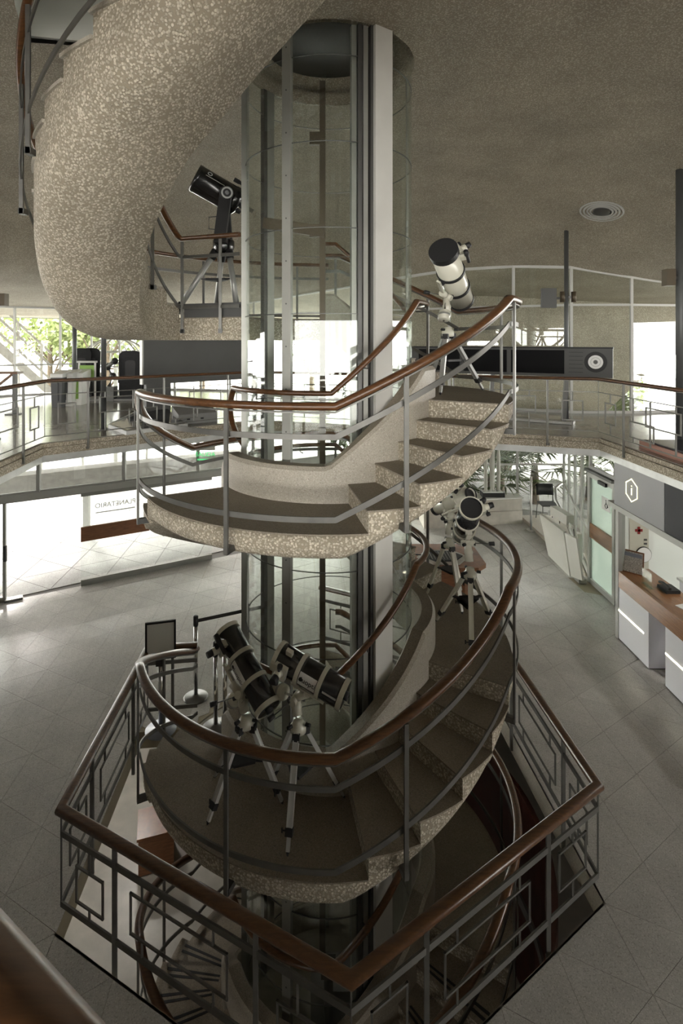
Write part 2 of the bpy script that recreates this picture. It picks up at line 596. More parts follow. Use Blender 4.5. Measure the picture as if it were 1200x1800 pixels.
for i in range(-26, 27):
    for j in range(-26, 27):
        o = u1 * i + u2 * j
        for kind_ in (0, 1):
            vs = [o, o + u1, o + u2] if kind_ == 0 else [o + u1, o + u1 + u2, o + u2]
            c = (vs[0] + vs[1] + vs[2]) / 3
            ins = [inside(p * 0.999 + c * 0.001, room) for p in vs]
            if not any(ins): continue
            inh = [inside(p * 0.98 + c * 0.02, opening) for p in vs]
            if all(inh) and inside(c, opening): continue
            cells.append((c, kind_, vs, all(ins) and not any(inh) and not inside(c, opening)))
whole = sorted([c for c in cells if c[3] and vis(c[0]) is not None], key=lambda c: vis(c[0]))
rest = [c for c in cells if c[3] and c not in whole[:300]]
for n_, (c, kind_, vs, _) in enumerate(whole[:300]):
    o = bpy.data.objects.new('tile', tile_up)
    C.objects.link(o)
    o.parent = floor
    o.location = c
    o.rotation_euler = (0, 0, 0 if kind_ == 0 else math.pi)
# orientation of the shared tile: check its first corner against the lattice
mb = MB()
def put_tri(mb, vs, c, z0, z1, gap):
    pts = [p + (c - p).normalized() * gap for p in vs]
    n = len(pts)
    mb.add([(p.x, p.y, z0) for p in pts] + [(p.x, p.y, z1) for p in pts],
           [tuple(range(n))[::-1], tuple(range(n, 2 * n))] + [(i, (i + 1) % n, n + (i + 1) % n, n + i) for i in range(n)])
for c, kind_, vs, _ in rest:
    put_tri(mb, vs, c, -0.006, 0.0, 0.008)
# cut tiles along the walls and the arc of the landing
seg = [(V((*room[i], 0)), V((*room[(i + 1) % len(room)], 0))) for i in range(len(room))]
for c, kind_, vs, ok_ in cells:
    if ok_: continue
    if any(inside(p * 0.98 + c * 0.02, opening) for p in vs) or inside(c, opening):
        # keep what lies outside the stairwell: sample fan pieces
        k = 5
        for a in range(k):
            for b in range(k - a):
                for up_ in (0, 1):
                    if up_ and a + b >= k - 1: continue
                    def P(i_, j_): return vs[0] + (vs[1] - vs[0]) * (i_ / k) + (vs[2] - vs[0]) * (j_ / k)
                    t = [P(a, b), P(a + 1, b), P(a, b + 1)] if not up_ else [P(a + 1, b), P(a + 1, b + 1), P(a, b + 1)]
                    cc = (t[0] + t[1] + t[2]) / 3
                    if not any(inside(p * 0.9 + cc * 0.1, opening) for p in t) and inside(cc, room):
                        put_tri(mb, t, cc, -0.006, 0.0, 0.0)
        continue
    poly = list(vs)
    near_edges = [(a, b) for a, b in seg if ((b - a).x * (c.y - a.y) - (b - a).y * (c.x - a.x)) / (b - a).length < SIDE]
    for a, b in near_edges:
        mid = a + (b - a) * max(0, min(1, (c - a).dot(b - a) / (b - a).length_squared))
        if (mid - c).length < SIDE * 1.2 and len(poly) > 2:
            poly = clip_convex(poly, a, b)
    if len(poly) > 2:
        cc = sum(poly, V((0, 0, 0))) / len(poly)
        put_tri(mb, poly, cc, -0.006, 0.0, 0.004)
st = mb.build('tile', 'floor_terrazzo', floor)
tag(st, kind='stuff')

# basement
fb = MB().prism([(-7, -6), (7, -6), (7, 7), (-7, 7)], BAS - 0.2, BAS).build('floor_basement', 'basement_stone')
tag(fb, 'pale stone basement floor below the stairwell', 'floor', kind='structure')
for nm, pts in (('wall_basement_west', [(-7.2, -6), (-7, -6), (-7, 7), (-7.2, 7)]), ('wall_basement_east', [(7, -6), (7.2, -6), (7.2, 7), (7, 7)]),
                ('wall_basement_north', [(-7, 7), (7, 7), (7, 7.2), (-7, 7.2)]), ('wall_basement_south', [(-7, -6.2), (7, -6.2), (7, -6), (-7, -6)])):
    tag(MB().prism(pts, BAS, -0.22).build(nm, 'wall_dark'), 'dark plastered basement wall below the entrance floor', 'wall', kind='structure')
tr = MB()
hexo = [HW, HS, HE, HNE, HN]
for i in range(4):
    a, b = hexo[i] * 1.004, hexo[i + 1] * 1.004
    t = (b - a).normalized(); n_ = V((t.y, -t.x, 0))
    tr.bar(a + n_ * -0.0 + V((0, 0, -0.125)), b + V((0, 0, -0.125)), 0.02, 0.25)
tag(tr.build('trim_1', 'parapet_terrazzo'), 'terrazzo edge of the entrance floor around the hexagonal stairwell', 'trim', kind='structure')

# ceiling: shallow bowl of washed aggregate
CEIL = [(0, 3.12), (1, 3.11), (2, 3.10), (3, 3.07), (4, 3.01), (5, 2.90), (6, 2.72), (7, 2.42), (8, 1.97), (8.7, 1.66), (10, 1.42), (12, 1.22), (14, 1.06), (18, 0.98), (24, 0.95)]
def ceil_z(r):
    for (r0, z0), (r1, z1) in zip(CEIL, CEIL[1:]):
        if r <= r1:
            return EYE + z0 + (z1 - z0) * (r - r0) / (r1 - r0)
    return EYE + CEIL[-1][1]
def ceil_s(r):      # smoothed
    return sum(ceil_z(max(0, r + k * 0.25)) for k in (-2, -1, 0, 1, 2)) / 5
WELL = (-78.0, 15.0, 1.98, 3.12)       # opening for the upper flight: angles, radii
rs = [0.97, 1.2, 1.6, 1.98, 2.3, 2.7, 3.12, 3.6, 4.2] + [4.8 + 0.5 * i for i in range(16)] + [13.5, 15, 17, 20]
as_ = frange(-180, WELL[0], 4) + frange(WELL[0], WELL[1], 4)[1:] + frange(WELL[1], 180, 4)[1:]
mb = MB()
vs = [pol(a, r, ceil_s(r)) for r in rs for a in as_]
n = len(as_)
fs = []
for i in range(len(rs) - 1):
    for j in range(n - 1):
        if WELL[2] <= rs[i] < WELL[3] - .01 and WELL[0] <= as_[j] < WELL[1] - .01: continue
        fs.append((i * n + j, i * n + j + 1, (i + 1) * n + j + 1, (i + 1) * n + j))
mb.add(vs, fs, True)
cl = mb.build('ceiling', 'ceiling_pebble', fix=False)
tag(cl, 'bowl shaped ceiling of washed beige aggregate', 'ceiling', kind='structure')
zc = ceil_s(1.0)
# roof above it, so that no daylight falls through from above
mb = MB()
mb.lathe([(0.0, zc + 2.0), (6, zc + 1.6), (20.3, ceil_s(20) + 0.5), (20.3, ceil_s(20) - 0.02)], (0, 0, 0), n=60)
tag(mb.build('roof', 'concrete_out'), 'concrete roof above the bowl shaped ceiling', 'roof', kind='structure')
# lining of the two openings
mb = MB()
aw = frange(WELL[0], WELL[1], 4)
mb.ring(aw, lambda a: [(WELL[3], zc - 0.05), (WELL[3] + 0.05, zc - 0.0), (WELL[3] + 0.05, zc + 1.5), (WELL[3], zc + 1.5)])
mb.ring(aw, lambda a: [(WELL[2], zc), (WELL[2] - 0.05, zc + 0.01), (WELL[2] - 0.05, zc + 1.5), (WELL[2], zc + 1.5)])
for a in WELL[:2]:
    mb.bar(pol(a, WELL[2], zc + 0.75), pol(a, WELL[3], zc + 0.75), 0.04, 1.48)
mb.ring(aw, lambda a: [(WELL[2], zc + 1.45), (WELL[3], zc + 1.45), (WELL[3], zc + 1.5), (WELL[2], zc + 1.5)])
tag(mb.build('trim_2', 'wall_white'), 'plastered lining of the opening above the upper flight', 'trim', kind='structure')
mb = MB()
mb.lathe([(0.975, zc + 0.0), (0.975, zc + 0.22), (0.76, zc + 0.22), (0.75, zc + 0.10), (0.74, zc + 0.26)], (0, 0, 0), n=48)
tag(mb.build('trim_3', 'ceiling_pebble'), 'aggregate collar in the ceiling above the glass lift shaft', 'trim', kind='structure')

# mezzanine
MA, MBp, MC = V((-4.75, 2.74, 0)), V((-1.55, 5.41, 0)), V((4.76, 3.25, 0))
mez_in = [(MA.x, MA.y), (-4.2, -3.28), (0.2, -6.11), (4.85, -3.1), (MC.x, MC.y), (MBp.x, MBp.y)]
FAC = [(10.5, 7.2), (8.4, 6.62), (7.05, 6.42), (5.66, 6.45), (4.5, 7.0), (3.1, 7.72), (1.6, 8.6), (-0.2, 9.7), (-2.4, 11.2), (-3.3, 12.0),
       (-4.35, 12.35), (-5.3, 12.5), (-6.2, 12.4), (-7.0, 12.0), (-7.75, 11.55), (-8.55, 11.1), (-9.6, 10.4), (-10.8, 9.4), (-12.2, 8.2)]
mez_out = FAC[::-1] + [(11.5, 3.0), (11.5, -11.5), (-12.5, -11.5), (-12.5, 5.0)]
mez_out = [(p[0] * 1.015, p[1] * 1.015) for p in mez_out]
fm = MB().holed(mez_out, mez_in, MEZ - 0.28, MEZ).build('floor_mezzanine', 'mezzanine_terrazzo')
tag(fm, 'polished grey mezzanine floor around the big hexagonal void', 'floor', kind='structure')
def off_loop(poly, d):
    """loop moved d into the void (towards the stair axis), mitred"""
    n = len(poly); out = []
    P = [V((x, y, 0)) for x, y in poly]
    for i in range(n):
        t0 = (P[i] - P[i - 1]).normalized(); t1 = (P[(i + 1) % n] - P[i]).normalized()
        n0 = V((-t0.y, t0.x, 0)); n1 = V((-t1.y, t1.x, 0))
        m = (n0 + n1); m = m / max(0.4, m.dot(n0))
        q = P[i] + m * d
        out.append(q)
    return out
sgn = 1 if off_loop(mez_in, 0.1)[0].length < V((*mez_in[0], 0)).length else -1
def edge_band(name, d0, d1, z0, z1, mat, label):
    a, b = off_loop(mez_in, sgn * d0), off_loop(mez_in, sgn * d1)
    mb = MB()
    mb.holed([(p.x, p.y) for p in a], [(p.x, p.y) for p in b], z0, z1)
    tag(mb.build(name, mat), label, 'trim', kind='structure')
edge_band('trim_4', 0.002, 0.05, MEZ - 0.075, MEZ - 0.012, 'stair_pebble', 'upper aggregate lip along the mezzanine edge')
edge_band('trim_5', 0.002, 0.075, MEZ - 0.20, MEZ - 0.08, 'stair_pebble', 'aggregate band below the lip of the mezzanine edge')
edge_band('trim_6', 0.002, 0.04, MEZ - 0.32, MEZ - 0.205, 'fascia_metal', 'pale metal fascia under the mezzanine edge')

# mezzanine glass front: one window bay after the other
wn = 0
ORD = 'first second third fourth fifth sixth seventh eighth ninth tenth eleventh twelfth thirteenth fourteenth fifteenth sixteenth seventeenth eighteenth nineteenth twentieth'.split()
def bay(p, q, z0, z1a, z1b, transoms, mat='glass_clear', fr='frame_white', w=0.06, label=None, wood_band=None):
    global wn
    wn += 1
    p, q = V((p[0], p[1], 0)), V((q[0], q[1], 0))
    o = thing('window_%d' % wn, label or 'tall clear window bay in a pale metal frame', 'window', (p.x, p.y, z0), kind='structure')
    zz = V((0, 0, 1))
    t = (q - p).normalized()
    g = MB()
    nrm = V((t.y, -t.x, 0)) * 0.004
    vs = [p + zz * z0 - nrm, q + zz * z0 - nrm, q + zz * z1b - nrm, p + zz * z1a - nrm, p + zz * z0 + nrm, q + zz * z0 + nrm, q + zz * z1b + nrm, p + zz * z1a + nrm]
    g.add(vs, [(0, 1, 2, 3), (7, 6, 5, 4), (0, 4, 5, 1), (2, 6, 7, 3), (0, 3, 7, 4), (1, 5, 6, 2)])
    g.build('pane', mat, o)
    MB().bar(p + zz * z0, p + zz * z1a, w, w).build('mullion', fr, o)
    MB().bar(p + zz * (z0 + 0.03), q + zz * (z0 + 0.03), w, 0.06).build('sill', fr, o)
    MB().bar(p + zz * (z1a - 0.03), q + zz * (z1b - 0.03), w, 0.07).build('head', fr, o)
    for h in transoms:
        MB().bar(p + zz * (z0 + h), q + zz * (z0 + h), w * 0.8, 0.05).build('transom', fr, o)
    return o
for i in range(len(FAC) - 1):
    p, q = FAC[i], FAC[i + 1]
    za, zb = ceil_s(math.hypot(*p)) + 0.02, ceil_s(math.hypot(*q)) + 0.02
    tr_h = [2.53] if i < 8 else [0.95]
    bay(p, q, MEZ, za, zb, tr_h, label='tall mezzanine window bay in pale frames, %s counted from the right' % ORD[i])

# entrance level glass front (far left), with a high transom band and doors
npan = 8
Lg = (GL1 - GL0).length
zt = EYE - 3.05
def gpt(px, py=None):
    """point of the entrance glass line seen in column px"""
    k = (px - 577) / F
    # GL0 + GLD s : x = k (y - CAMY)
    s_ = (k * (GL0.y - CAMY) - GL0.x) / (GLD.x - k * GLD.y)
    return GL0 + GLD * s_
cols = [-160, 68, 218, 348, 445, 560, 640, 720]
gp = [GL0] + [gpt(x) for x in cols[1:]] + [GL1]
for i in range(len(gp) - 1):
    a, b = gp[i], gp[i + 1]
    bay((a.x, a.y), (b.x, b.y), zt, MEZ - 0.28, MEZ - 0.28, [], w=0.07, label='high transom window above the glass entrance, %s from the left' % ORD[i])
wn += 1
o = thing('window_%d' % wn, 'long pale metal beam above the open entrance', 'window frame', tuple(GL0 + V((0, 0, zt))), kind='structure')
MB().bar(GL0 + V((0, 0, zt - 0.04)), GL1 + V((0, 0, zt - 0.04)), 0.12, 0.13).build('beam', 'frame_white', o)
MB().bar(GL0 + V((0, 0, zt - 0.115)), GL1 + V((0, 0, zt - 0.115)), 0.09, 0.02).build('door_track', 'aluminium', o)
# fixed panes to the right of the doors
for i, (a, b) in enumerate(((445, 560), (560, 640), (640, 720))):
    p, q = gpt(a), gpt(b)
    bay((p.x, p.y), (q.x, q.y), 0.0, zt - 0.1, zt - 0.1, [], w=0.06, label='fixed clear pane behind the lift shaft, %s from the left' % ORD[i])
# far and right glass walls of the entrance floor
zs = MEZ - 0.28
xs = [(GL1.x, 9.45), (2.9, 9.45), (3.75, 9.45), (4.55, 9.45), (5.45, 9.45), (6.8, 9.45)]
bay((GL1.x, GL1.y), (GL1.x, 9.45), 0, zs, zs, [], label='narrow window return between entrance front and palm windows')
for i, (p, q) in enumerate(zip(xs, xs[1:])):
    bay(p, q, 0.0, zs, zs, [1.55], label='far ground floor window bay before the palms, %s from the left' % ORD[i])
sd = [(6.8 + (5.57 - 6.8) * k / 4, 9.45 + (5.33 - 9.45) * k / 4) for k in range(5)]
tag(MB().prism([(5.52, 9.40), (5.52, 5.45), (6.72, 9.40)], 0.002, 0.10).build('trim_8', 'parapet_terrazzo'), 'low raised step along the side windows under the chair', 'step', kind='structure')
for i, (a, b) in enumerate(zip(sd, sd[1:])):
    bay(a, b, 0.0, zs, zs, [1.0], label='side window bay by the folded stair lift, %s from the far corner' % ORD[i])
tag(MB().prism([(-8.4, -9.2), (8.6, -9.2), (8.6, -9.0), (-8.4, -9.0)], 0, MEZ - 0.28).build('shade_wall_south', 'wall_dark'), 'added dark wall under the mezzanine behind the viewer, shutting out daylight', 'wall', kind='structure')  # unseen wall added to darken the floor under the mezzanine
tag(MB().prism([(-8.4, -9.0), (-8.2, -9.0), (-8.2, 3.35), (-8.4, 3.35)], 0, MEZ - 0.28).build('wall_west', 'wall_dark'), 'plastered side wall of the entrance hall', 'wall', kind='structure')

for nm, x0 in (('wall_mezzanine_west', -12.7), ('wall_mezzanine_east', 11.5)):  # unseen walls added to keep daylight and bright reflections off the near side
    tag(MB().prism([(x0, -11.5), (x0 + 0.2, -11.5), (x0 + 0.2, 0.0), (x0, 0.0)], MEZ, ceil_s(12)).build(nm, 'wall_dark'), 'added mezzanine wall blocking daylight, ' + nm[15:] + ' of the viewer', 'wall', kind='structure')
# columns
for x, dd, r, lab in ((1195, 8.55, 0.062, 'thick dark steel column at the right rim of the picture'), (995, 11.4, 0.045, 'slim dark steel column carrying a loudspeaker plate'),
                      (182, 10.3, 0.05, 'slim grey column in front of the black armchairs'), (131, 15.0, 0.06, 'slim dark column beside the paired black armchairs'),
                      (-9, 9.3, 0.05, 'slim column carrying a brown lamp at the far left')):
    p = at(x, 600, dd)
    zt_ = ceil_s(math.hypot(p.x, p.y)) + 0.02
    o = thing('column', lab, 'column', (p.x, p.y, MEZ), kind='structure')
    MB().cyl((p.x, p.y, MEZ), (p.x, p.y, zt_), r, n=20).build('shaft', 'column_grey', o)
    MB().cyl((p.x, p.y, MEZ), (p.x, p.y, MEZ + 0.02), r * 1.8, n=20).build('base_plate', 'dark_steel', o)

# ------------------------------------------------------------------ outside
og = MB().prism([(-60, -40), (60, -40), (60, 70), (-60, 70)], -0.4, -0.03)
# the ground outside leaves the building's footprint free
og = MB().holed([(-60, -40), (60, -40), (60, 70), (-60, 70)], [(p[0] * 1.003, p[1] * 1.003) for p in room], -0.4, -0.012).build('ground', 'paving_joint')
tag(og, 'pale paved forecourt outside the glass entrance', 'pavement', kind='structure')
ps = 1.05
tile_out = tri_mesh('paving_slab', ps, 0.012, 'paving_stone', 0.012)
U1, U2 = u1 / SIDE * ps, u2 / SIDE * ps
outs = []
for i in range(-45, 46):
    for j in range(-45, 60):
        for kind_ in (0, 1):
            o_ = U1 * i + U2 * j
            vs = [o_, o_ + U1, o_ + U2] if kind_ == 0 else [o_ + U1, o_ + U1 + U2, o_ + U2]
            c = (vs[0] + vs[1] + vs[2]) / 3
            if any(inside(p, room) for p in vs) or inside(c, room): continue
            if vis(c) is None or c.y < 2: continue
            outs.append((c, kind_, vs))
outs.sort(key=lambda t: (t[0].y - CAMY))
lft = [t for t in outs if t[0].x < 1.5]
pick = lft[:200]
for c, kind_, vs in pick:
    o = bpy.data.objects.new('paving_slab', tile_out)
    C.objects.link(o); o.parent = og; o.location = c
    o.rotation_euler = (0, 0, 0 if kind_ == 0 else math.pi)
mb = MB()
for t in outs:
    if t not in pick: put_tri(mb, t[2], t[0], -0.012, 0.0, 0.02)
tag(mb.build('paving_slab', 'paving_stone', og), kind='stuff')

cn = thing('reflected_strip_beam', 'low brown canopy beam on posts outside the entrance glass', 'canopy', tuple(GL0 + GLD * 5 + V((-1.9, 3.2, 0))))  # invented beam, stands in for the brown reflected strip in the transom glass
q0_, q1_ = GL0 + GLD * -1.0 + V((-1.75, 3.0, 0)), GL0 + GLD * 9.0 + V((-1.75, 3.0, 0))
MB().bar(q0_ + V((0, 0, 1.52)), q1_ + V((0, 0, 1.52)), 0.5, 0.42).build('beam', 'concrete_out', cn)
for t_ in (0.02, 0.5, 0.98):
    c_ = q0_.lerp(q1_, t_)
    MB().bar(c_, c_ + V((0, 0, 1.31)), 0.14, 0.14).build('post', 'frame_white', cn)

# ================================================================== the winding stair
RI, RO, RP = 1.2, 2.0, 1.03       # tread inside, tread outside, inner face of the parapet
RISE, STEP, SLAB = 0.18, 12.625, 0.22
# landings along the unwound angle: (start, end, level)
LAND = []
for k in (-1, 0, 1):
    z = 2.7 * k
    LAND += [(360 * k - 180.5, 360 * k - 111, z), (360 * k - 60.5, 360 * k + 9, z + 0.9), (360 * k + 59.5, 360 * k + 129, z + 1.8)]
LAND.append((720 - 180.5, 720 - 111, 5.4))
def knots(lo, hi, dz):
    ks = []
    for i, (a0, a1, z) in enumerate(LAND):
        if i > 0: ks.append((a0 + hi, z + dz))
        else: ks.append((a0, z + dz))
        if i < len(LAND) - 1: ks.append((a1 + lo, z + dz))
        else: ks.append((a1, z + dz))
    return ks
def interp(ks, a):
    if a <= ks[0][0]: return ks[0][1]
    for (a0, z0), (a1, z1) in zip(ks, ks[1:]):
        if a <= a1:
            return z0 + (z1 - z0) * (a - a0) / (a1 - a0)
    return ks[-1][1]
K_SOF = knots(-5, 3, -SLAB)
K_PAR = knots(-9, -4, 0.33)
K_RAIL = knots(-7.5, -4.5, 0.0)
def sof(a): return max(BAS - 0.1, interp(K_SOF, a))
def section(a, top):
    b = sof(a)
    t = min(top - 0.02, b + 0.10)
    return [(RI - 0.02, top), (RO, top), (RO, max(t, b + 0.02)), (RO - 0.02, b + 0.045 if top - b > 0.1 else b + 0.015), (RO - 0.06, b + 0.012), (RO - 0.13, b), (RI - 0.02, b)]
stair = thing('winding_staircase', 'winding staircase of washed aggregate around the glass lift shaft', 'staircase', (0, 0, BAS))
for i, (a0, a1, z) in enumerate(LAND[:-1]):
    MB().ring(frange(a0, a1, 3), lambda a: section(a, z - 0.012), soft=(1, 2, 3, 4, 5)).build('landing', 'stair_pebble', stair)
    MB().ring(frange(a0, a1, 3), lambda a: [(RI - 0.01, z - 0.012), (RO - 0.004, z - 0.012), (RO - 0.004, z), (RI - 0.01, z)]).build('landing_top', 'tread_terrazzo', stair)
    # flight up to the next landing
    fl = MB()
    for j in range(4):
        b0, b1 = a1 + STEP * j, a1 + STEP * (j + 1)
        zt_ = z + RISE * (j + 1)
        fl.ring(frange(b0, b1, 2.2), lambda a: section(a, zt_ - 0.012), soft=(2, 3, 4, 5))
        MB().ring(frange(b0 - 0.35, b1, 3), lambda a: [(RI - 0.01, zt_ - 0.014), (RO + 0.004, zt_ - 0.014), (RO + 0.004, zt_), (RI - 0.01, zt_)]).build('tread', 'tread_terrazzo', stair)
        if i < 3:       # paired thin black strips across the treads of the basement flights
            for o_ in (1.0, 3.0):
                MB().ring(frange(b0 + o_, b0 + o_ + 0.9, 1), lambda a: [(RI + 0.08, zt_), (RO - 0.08, zt_), (RO - 0.08, zt_ + 0.003), (RI + 0.08, zt_ + 0.003)]).build('tread_strip', 'black_matt', stair)
    zt_ = LAND[i + 1][2]
    fl.build('flight', 'stair_pebble', stair)
# inner parapet
def par(a):
    b, t = sof(a), interp(K_PAR, a)
    return [(RP, b), (RI, b), (RI, t - 0.03), (RI - 0.03, t), (RP + 0.02, t), (RP, t - 0.02)]
MB().ring(frange(LAND[0][0], 724 - 180, 3), par).build('parapet', 'parapet_terrazzo', stair)
def par_top(a):
    t = interp(K_PAR, a)
    return [(RP + 0.02, t), (RI - 0.03, t), (RI - 0.03, t + 0.006), (RP + 0.02, t + 0.006)]
MB().ring(frange(LAND[0][0], 724 - 180, 3), par_top).build('parapet_top_layer', 'tread_terrazzo', stair)  # thin darker layer along the top of the parapet

# upper landing and the wide upper flight
RO2, RI2 = 2.96, 2.04
ZL = 5.4
upper = thing('upper_flight', 'broad upper flight of washed aggregate sweeping overhead to the ceiling', 'staircase', tuple(pol(-140, 2, ZL)))
def usec(a, top, bot, r0, r1):
    d = top - bot
    R_ = min(0.34, d * 0.7)
    arc_ = [(r1 - R_ * (1 - math.cos(math.radians(t))), bot + R_ * (1 - math.sin(math.radians(t)))) for t in (0, 15, 30, 45, 60, 75, 90)]
    return [(r0, top), (r1, top)] + arc_ + [(r0, bot)]
MB().ring(frange(-180.5, -111, 3), lambda a: usec(a, ZL - 0.012, ZL - 0.285, 1.04, RO2), soft=(2, 3, 4, 5, 6, 7, 8)).build('landing', 'stair_pebble', upper)
MB().ring(frange(-180.5, -111, 3), lambda a: [(1.04, ZL - 0.012), (RO2, ZL - 0.012), (RO2, ZL), (1.04, ZL)]).build('landing_top', 'tread_terrazzo', upper)
KU = [(-111, 0.015), (-96, 0.015), (-86, 0.07), (-78, 0.20), (-70, 0.42), (-54, 0.93), (-45, 1.20), (-36.5, 1.49), (-24, 1.80), (-11, 2.24), (0, 2.64), (20, 3.4)]
def usof(a):
    return EYE + sum(interp(KU, a + k * 2.0) for k in (-2, -1, 0, 1, 2)) / 5
fl = MB()
ST2 = 7.8
for j in range(16):
    b0, b1 = -111 + ST2 * j, -111 + ST2 * (j + 1)
    zt_ = ZL + RISE * (j + 1)
    fl.ring(frange(b0, b1, 2.0), lambda a: usec(a, zt_ - 0.014, usof(a), RI2, RO2), soft=(2, 3, 4, 5, 6, 7, 8))
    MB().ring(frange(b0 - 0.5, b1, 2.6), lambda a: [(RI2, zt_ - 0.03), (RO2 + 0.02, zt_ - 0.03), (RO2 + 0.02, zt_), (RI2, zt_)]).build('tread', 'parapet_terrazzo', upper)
fl.build('flight', 'stair_pebble', upper)

# ------------------------------------------------------------------ stair railings
RR = 2.045
WOODP = oval(0.088, 0.066)
def rail_z(a): return interp(K_RAIL, a)
def helix(a0, a1, r, dz, fz, step=2.0, ks=()):
    al = sorted(set(frange(a0, a1, step) + [k for k in ks if a0 < k < a1]))
    return [pol(a, r, fz(a) + dz) for a in al]
KA = [k[0] for k in K_RAIL]
def railing(name, label, a0, a1, posts):
    o = thing(name, label, 'railing', tuple(pol(a0, RR, rail_z(a0))))
    MB().sweep(helix(a0, a1, RR, 1.0, rail_z, 2, KA), WOODP, smooth=True).build('handrail', 'rail_wood', o)
    for dz in (0.765, 0.13):
        MB().sweep(helix(a0, a1, RR, dz, rail_z, 2, KA), rect(0.014, 0.045)).build('flat_bar', 'rail_steel', o)
    MB().sweep(helix(a0, a1, RR, 0.955, rail_z, 2, KA), rect(0.035, 0.012)).build('rail_strip', 'rail_steel', o)
    for a in posts:
        zb = sof(a) + 0.03
        p = MB().bar(pol(a, RR + 0.028, zb), pol(a, RR + 0.028, rail_z(a) + 0.965), 0.02, 0.036, up=pol(a + 90, 1)).build('post', 'rail_steel', o)
        MB().bar(pol(a, RO - 0.03, zb + 0.03), pol(a, RR + 0.03, zb + 0.03), 0.05, 0.05).build('bracket', 'dark_steel', p)
    return o
railing('stair_railing', 'outer wooden handrail with flat steel bars beside the basement flights', -360 - 178, -183, [17 + 40 * i - 360 - 200 + 40 for i in range(0, 0)] + [-503 + 40 * i for i in range(0, 8)])
railing('stair_railing', 'outer wooden handrail winding from entrance floor past the telescope landings', -121, 543, [-103 + 40 * i for i in range(0, 17)])
# inner handrail
o = thing('inner_handrail', 'inner wooden handrail winding close around the glass lift shaft', 'handrail', (0, -1.1, BAS))
RH = 1.105
MB().sweep(helix(-360 - 178, 545, RH, 1.01, rail_z, 3, KA), oval(0.066, 0.052), smooth=True).build('handrail', 'rail_wood', o)
for a in range(-520, 545, 60):
    z = rail_z(a)
    MB().tube([pol(a, RH, z + 0.985), pol(a, RH, z + 0.93), pol(a, 0.985, z + 0.93)], 0.008, 6).build('bracket', 'dark_steel', o)

# guard on the radial edge of the upper landing and rails of the upper flight
KU2 = [(-113, 0.0), (-109, 0.0), (16, RISE / ST2 * 125)]
def up_z(a): return ZL + max(0.0, (a + 109) * RISE / ST2)
def rail_line(name, label, pts, dzs=(0.765, 0.13), posts=()):
    o = thing(name, label, 'railing', tuple(pts[0]))
    MB().sweep([p + V((0, 0, 1.0)) for p in pts], oval(0.075, 0.06), smooth=True).build('handrail', 'rail_wood', o)
    for dz in dzs:
        MB().sweep([p + V((0, 0, dz)) for p in pts], rect(0.014, 0.042)).build('flat_bar', 'rail_steel', o)
    for p in posts:
        MB().bar(p + V((0, 0, -0.2)), p + V((0, 0, 0.965)), 0.036, 0.02).build('post', 'rail_steel', o)
        MB().box(p + V((0, 0.03, -0.17)), (0.05, 0.08, 0.05)).build('bracket', 'dark_steel', o)
    return o
e0, e1 = pol(-110, 1.15, ZL), pol(-110, 1.99, ZL)
ptsg = [e0, e1] + [pol(a, 1.99, up_z(a)) for a in frange(-108, 10, 3)]
rail_line('upper_railing', 'inner handrail of the upper flight beside the black telescope', ptsg, posts=[e0.lerp(e1, 0.32), e0.lerp(e1, 0.98)] + [pol(a, 1.99, up_z(a)) for a in (-88, -66, -44, -22)])
ptso = [pol(a, RO2 + 0.10, up_z(a)) for a in frange(-180, 12, 3)]
rail_line('upper_railing', 'outer handrail of the upper flight at the upper left edge', ptso, posts=[pol(a, RO2 + 0.10, up_z(a)) for a in (-170, -140, -112, -88, -64, -50)])
# floor board in front of the guard (grey toe board on the landing)
MBt = MB().bar(pol(-112.5, 1.1, ZL + 0.09), pol(-112.5, 2.0, ZL + 0.09), 0.02, 0.18)
tag(MBt.build('toe_board', 'board_grey'), 'grey toe board along the edge of the upper landing', 'board')

# ------------------------------------------------------------------ glass lift shaft
RE = 0.94
z0, z1 = BAS + 0.005, ceil_s(0.97) - 0.004
lift = thing('lift_shaft', 'cylindrical glass lift shaft with pale metal mullions rising through the stair', 'lift', (0, 0, BAS))
SEAM = [z for z in [EYE + 2.79 - 0.84 * k for k in range(13)] if z0 + 0.1 < z < z1 - 0.1]
lev = [z0] + SEAM[::-1] + [z1]
arcs = [(-81, -25.5), (-25.5, 18), (37, 100), (100, 160), (160, 238), (238, 279)]
for a0, a1 in arcs:
    for b0, b1 in zip(lev, lev[1:]):
        MB().ring(frange(a0, a1, 5), lambda a: [(RE - 0.008, b0 + 0.003), (RE, b0 + 0.003), (RE, b1 - 0.003), (RE - 0.008, b1 - 0.003)], smooth=False).build('glass_panel', 'glass_elevator', lift)
for z in SEAM:
    for a0, a1 in arcs:
        MB().ring(frange(a0, a1, 5), lambda a: [(RE - 0.009, z - 0.0035), (RE + 0.002, z - 0.0035), (RE + 0.002, z + 0.0035), (RE - 0.009, z + 0.0035)]).build('seam', 'dark_steel', lift)
def mull(a, w, t, mat, r=RE, name='mullion', z1_=None):
    c = pol(a, r)
    o = MB().bar(V((c.x, c.y, z0)), V((c.x, c.y, z1_ or z1)), w, t, up=pol(a, 1)).build(name, mat, lift)
    return o
def vbar(a, r, w, t, mat, name='mullion'):
    c, rad, tan = pol(a, r), pol(a, 1), pol(a + 90, 1)
    return MB().frame(V((c.x, c.y, (z0 + z1) / 2)), tan, rad, ZUP, w, t, z1 - z0).build(name, mat, lift)
vbar(-81, RE, 0.075, 0.085, 'aluminium')
vbar(-25.5, RE, 0.095, 0.05, 'aluminium')
m_ = vbar(33.5, RE + 0.0, 0.215, 0.12, 'pilaster_metal_lit', 'pilaster')
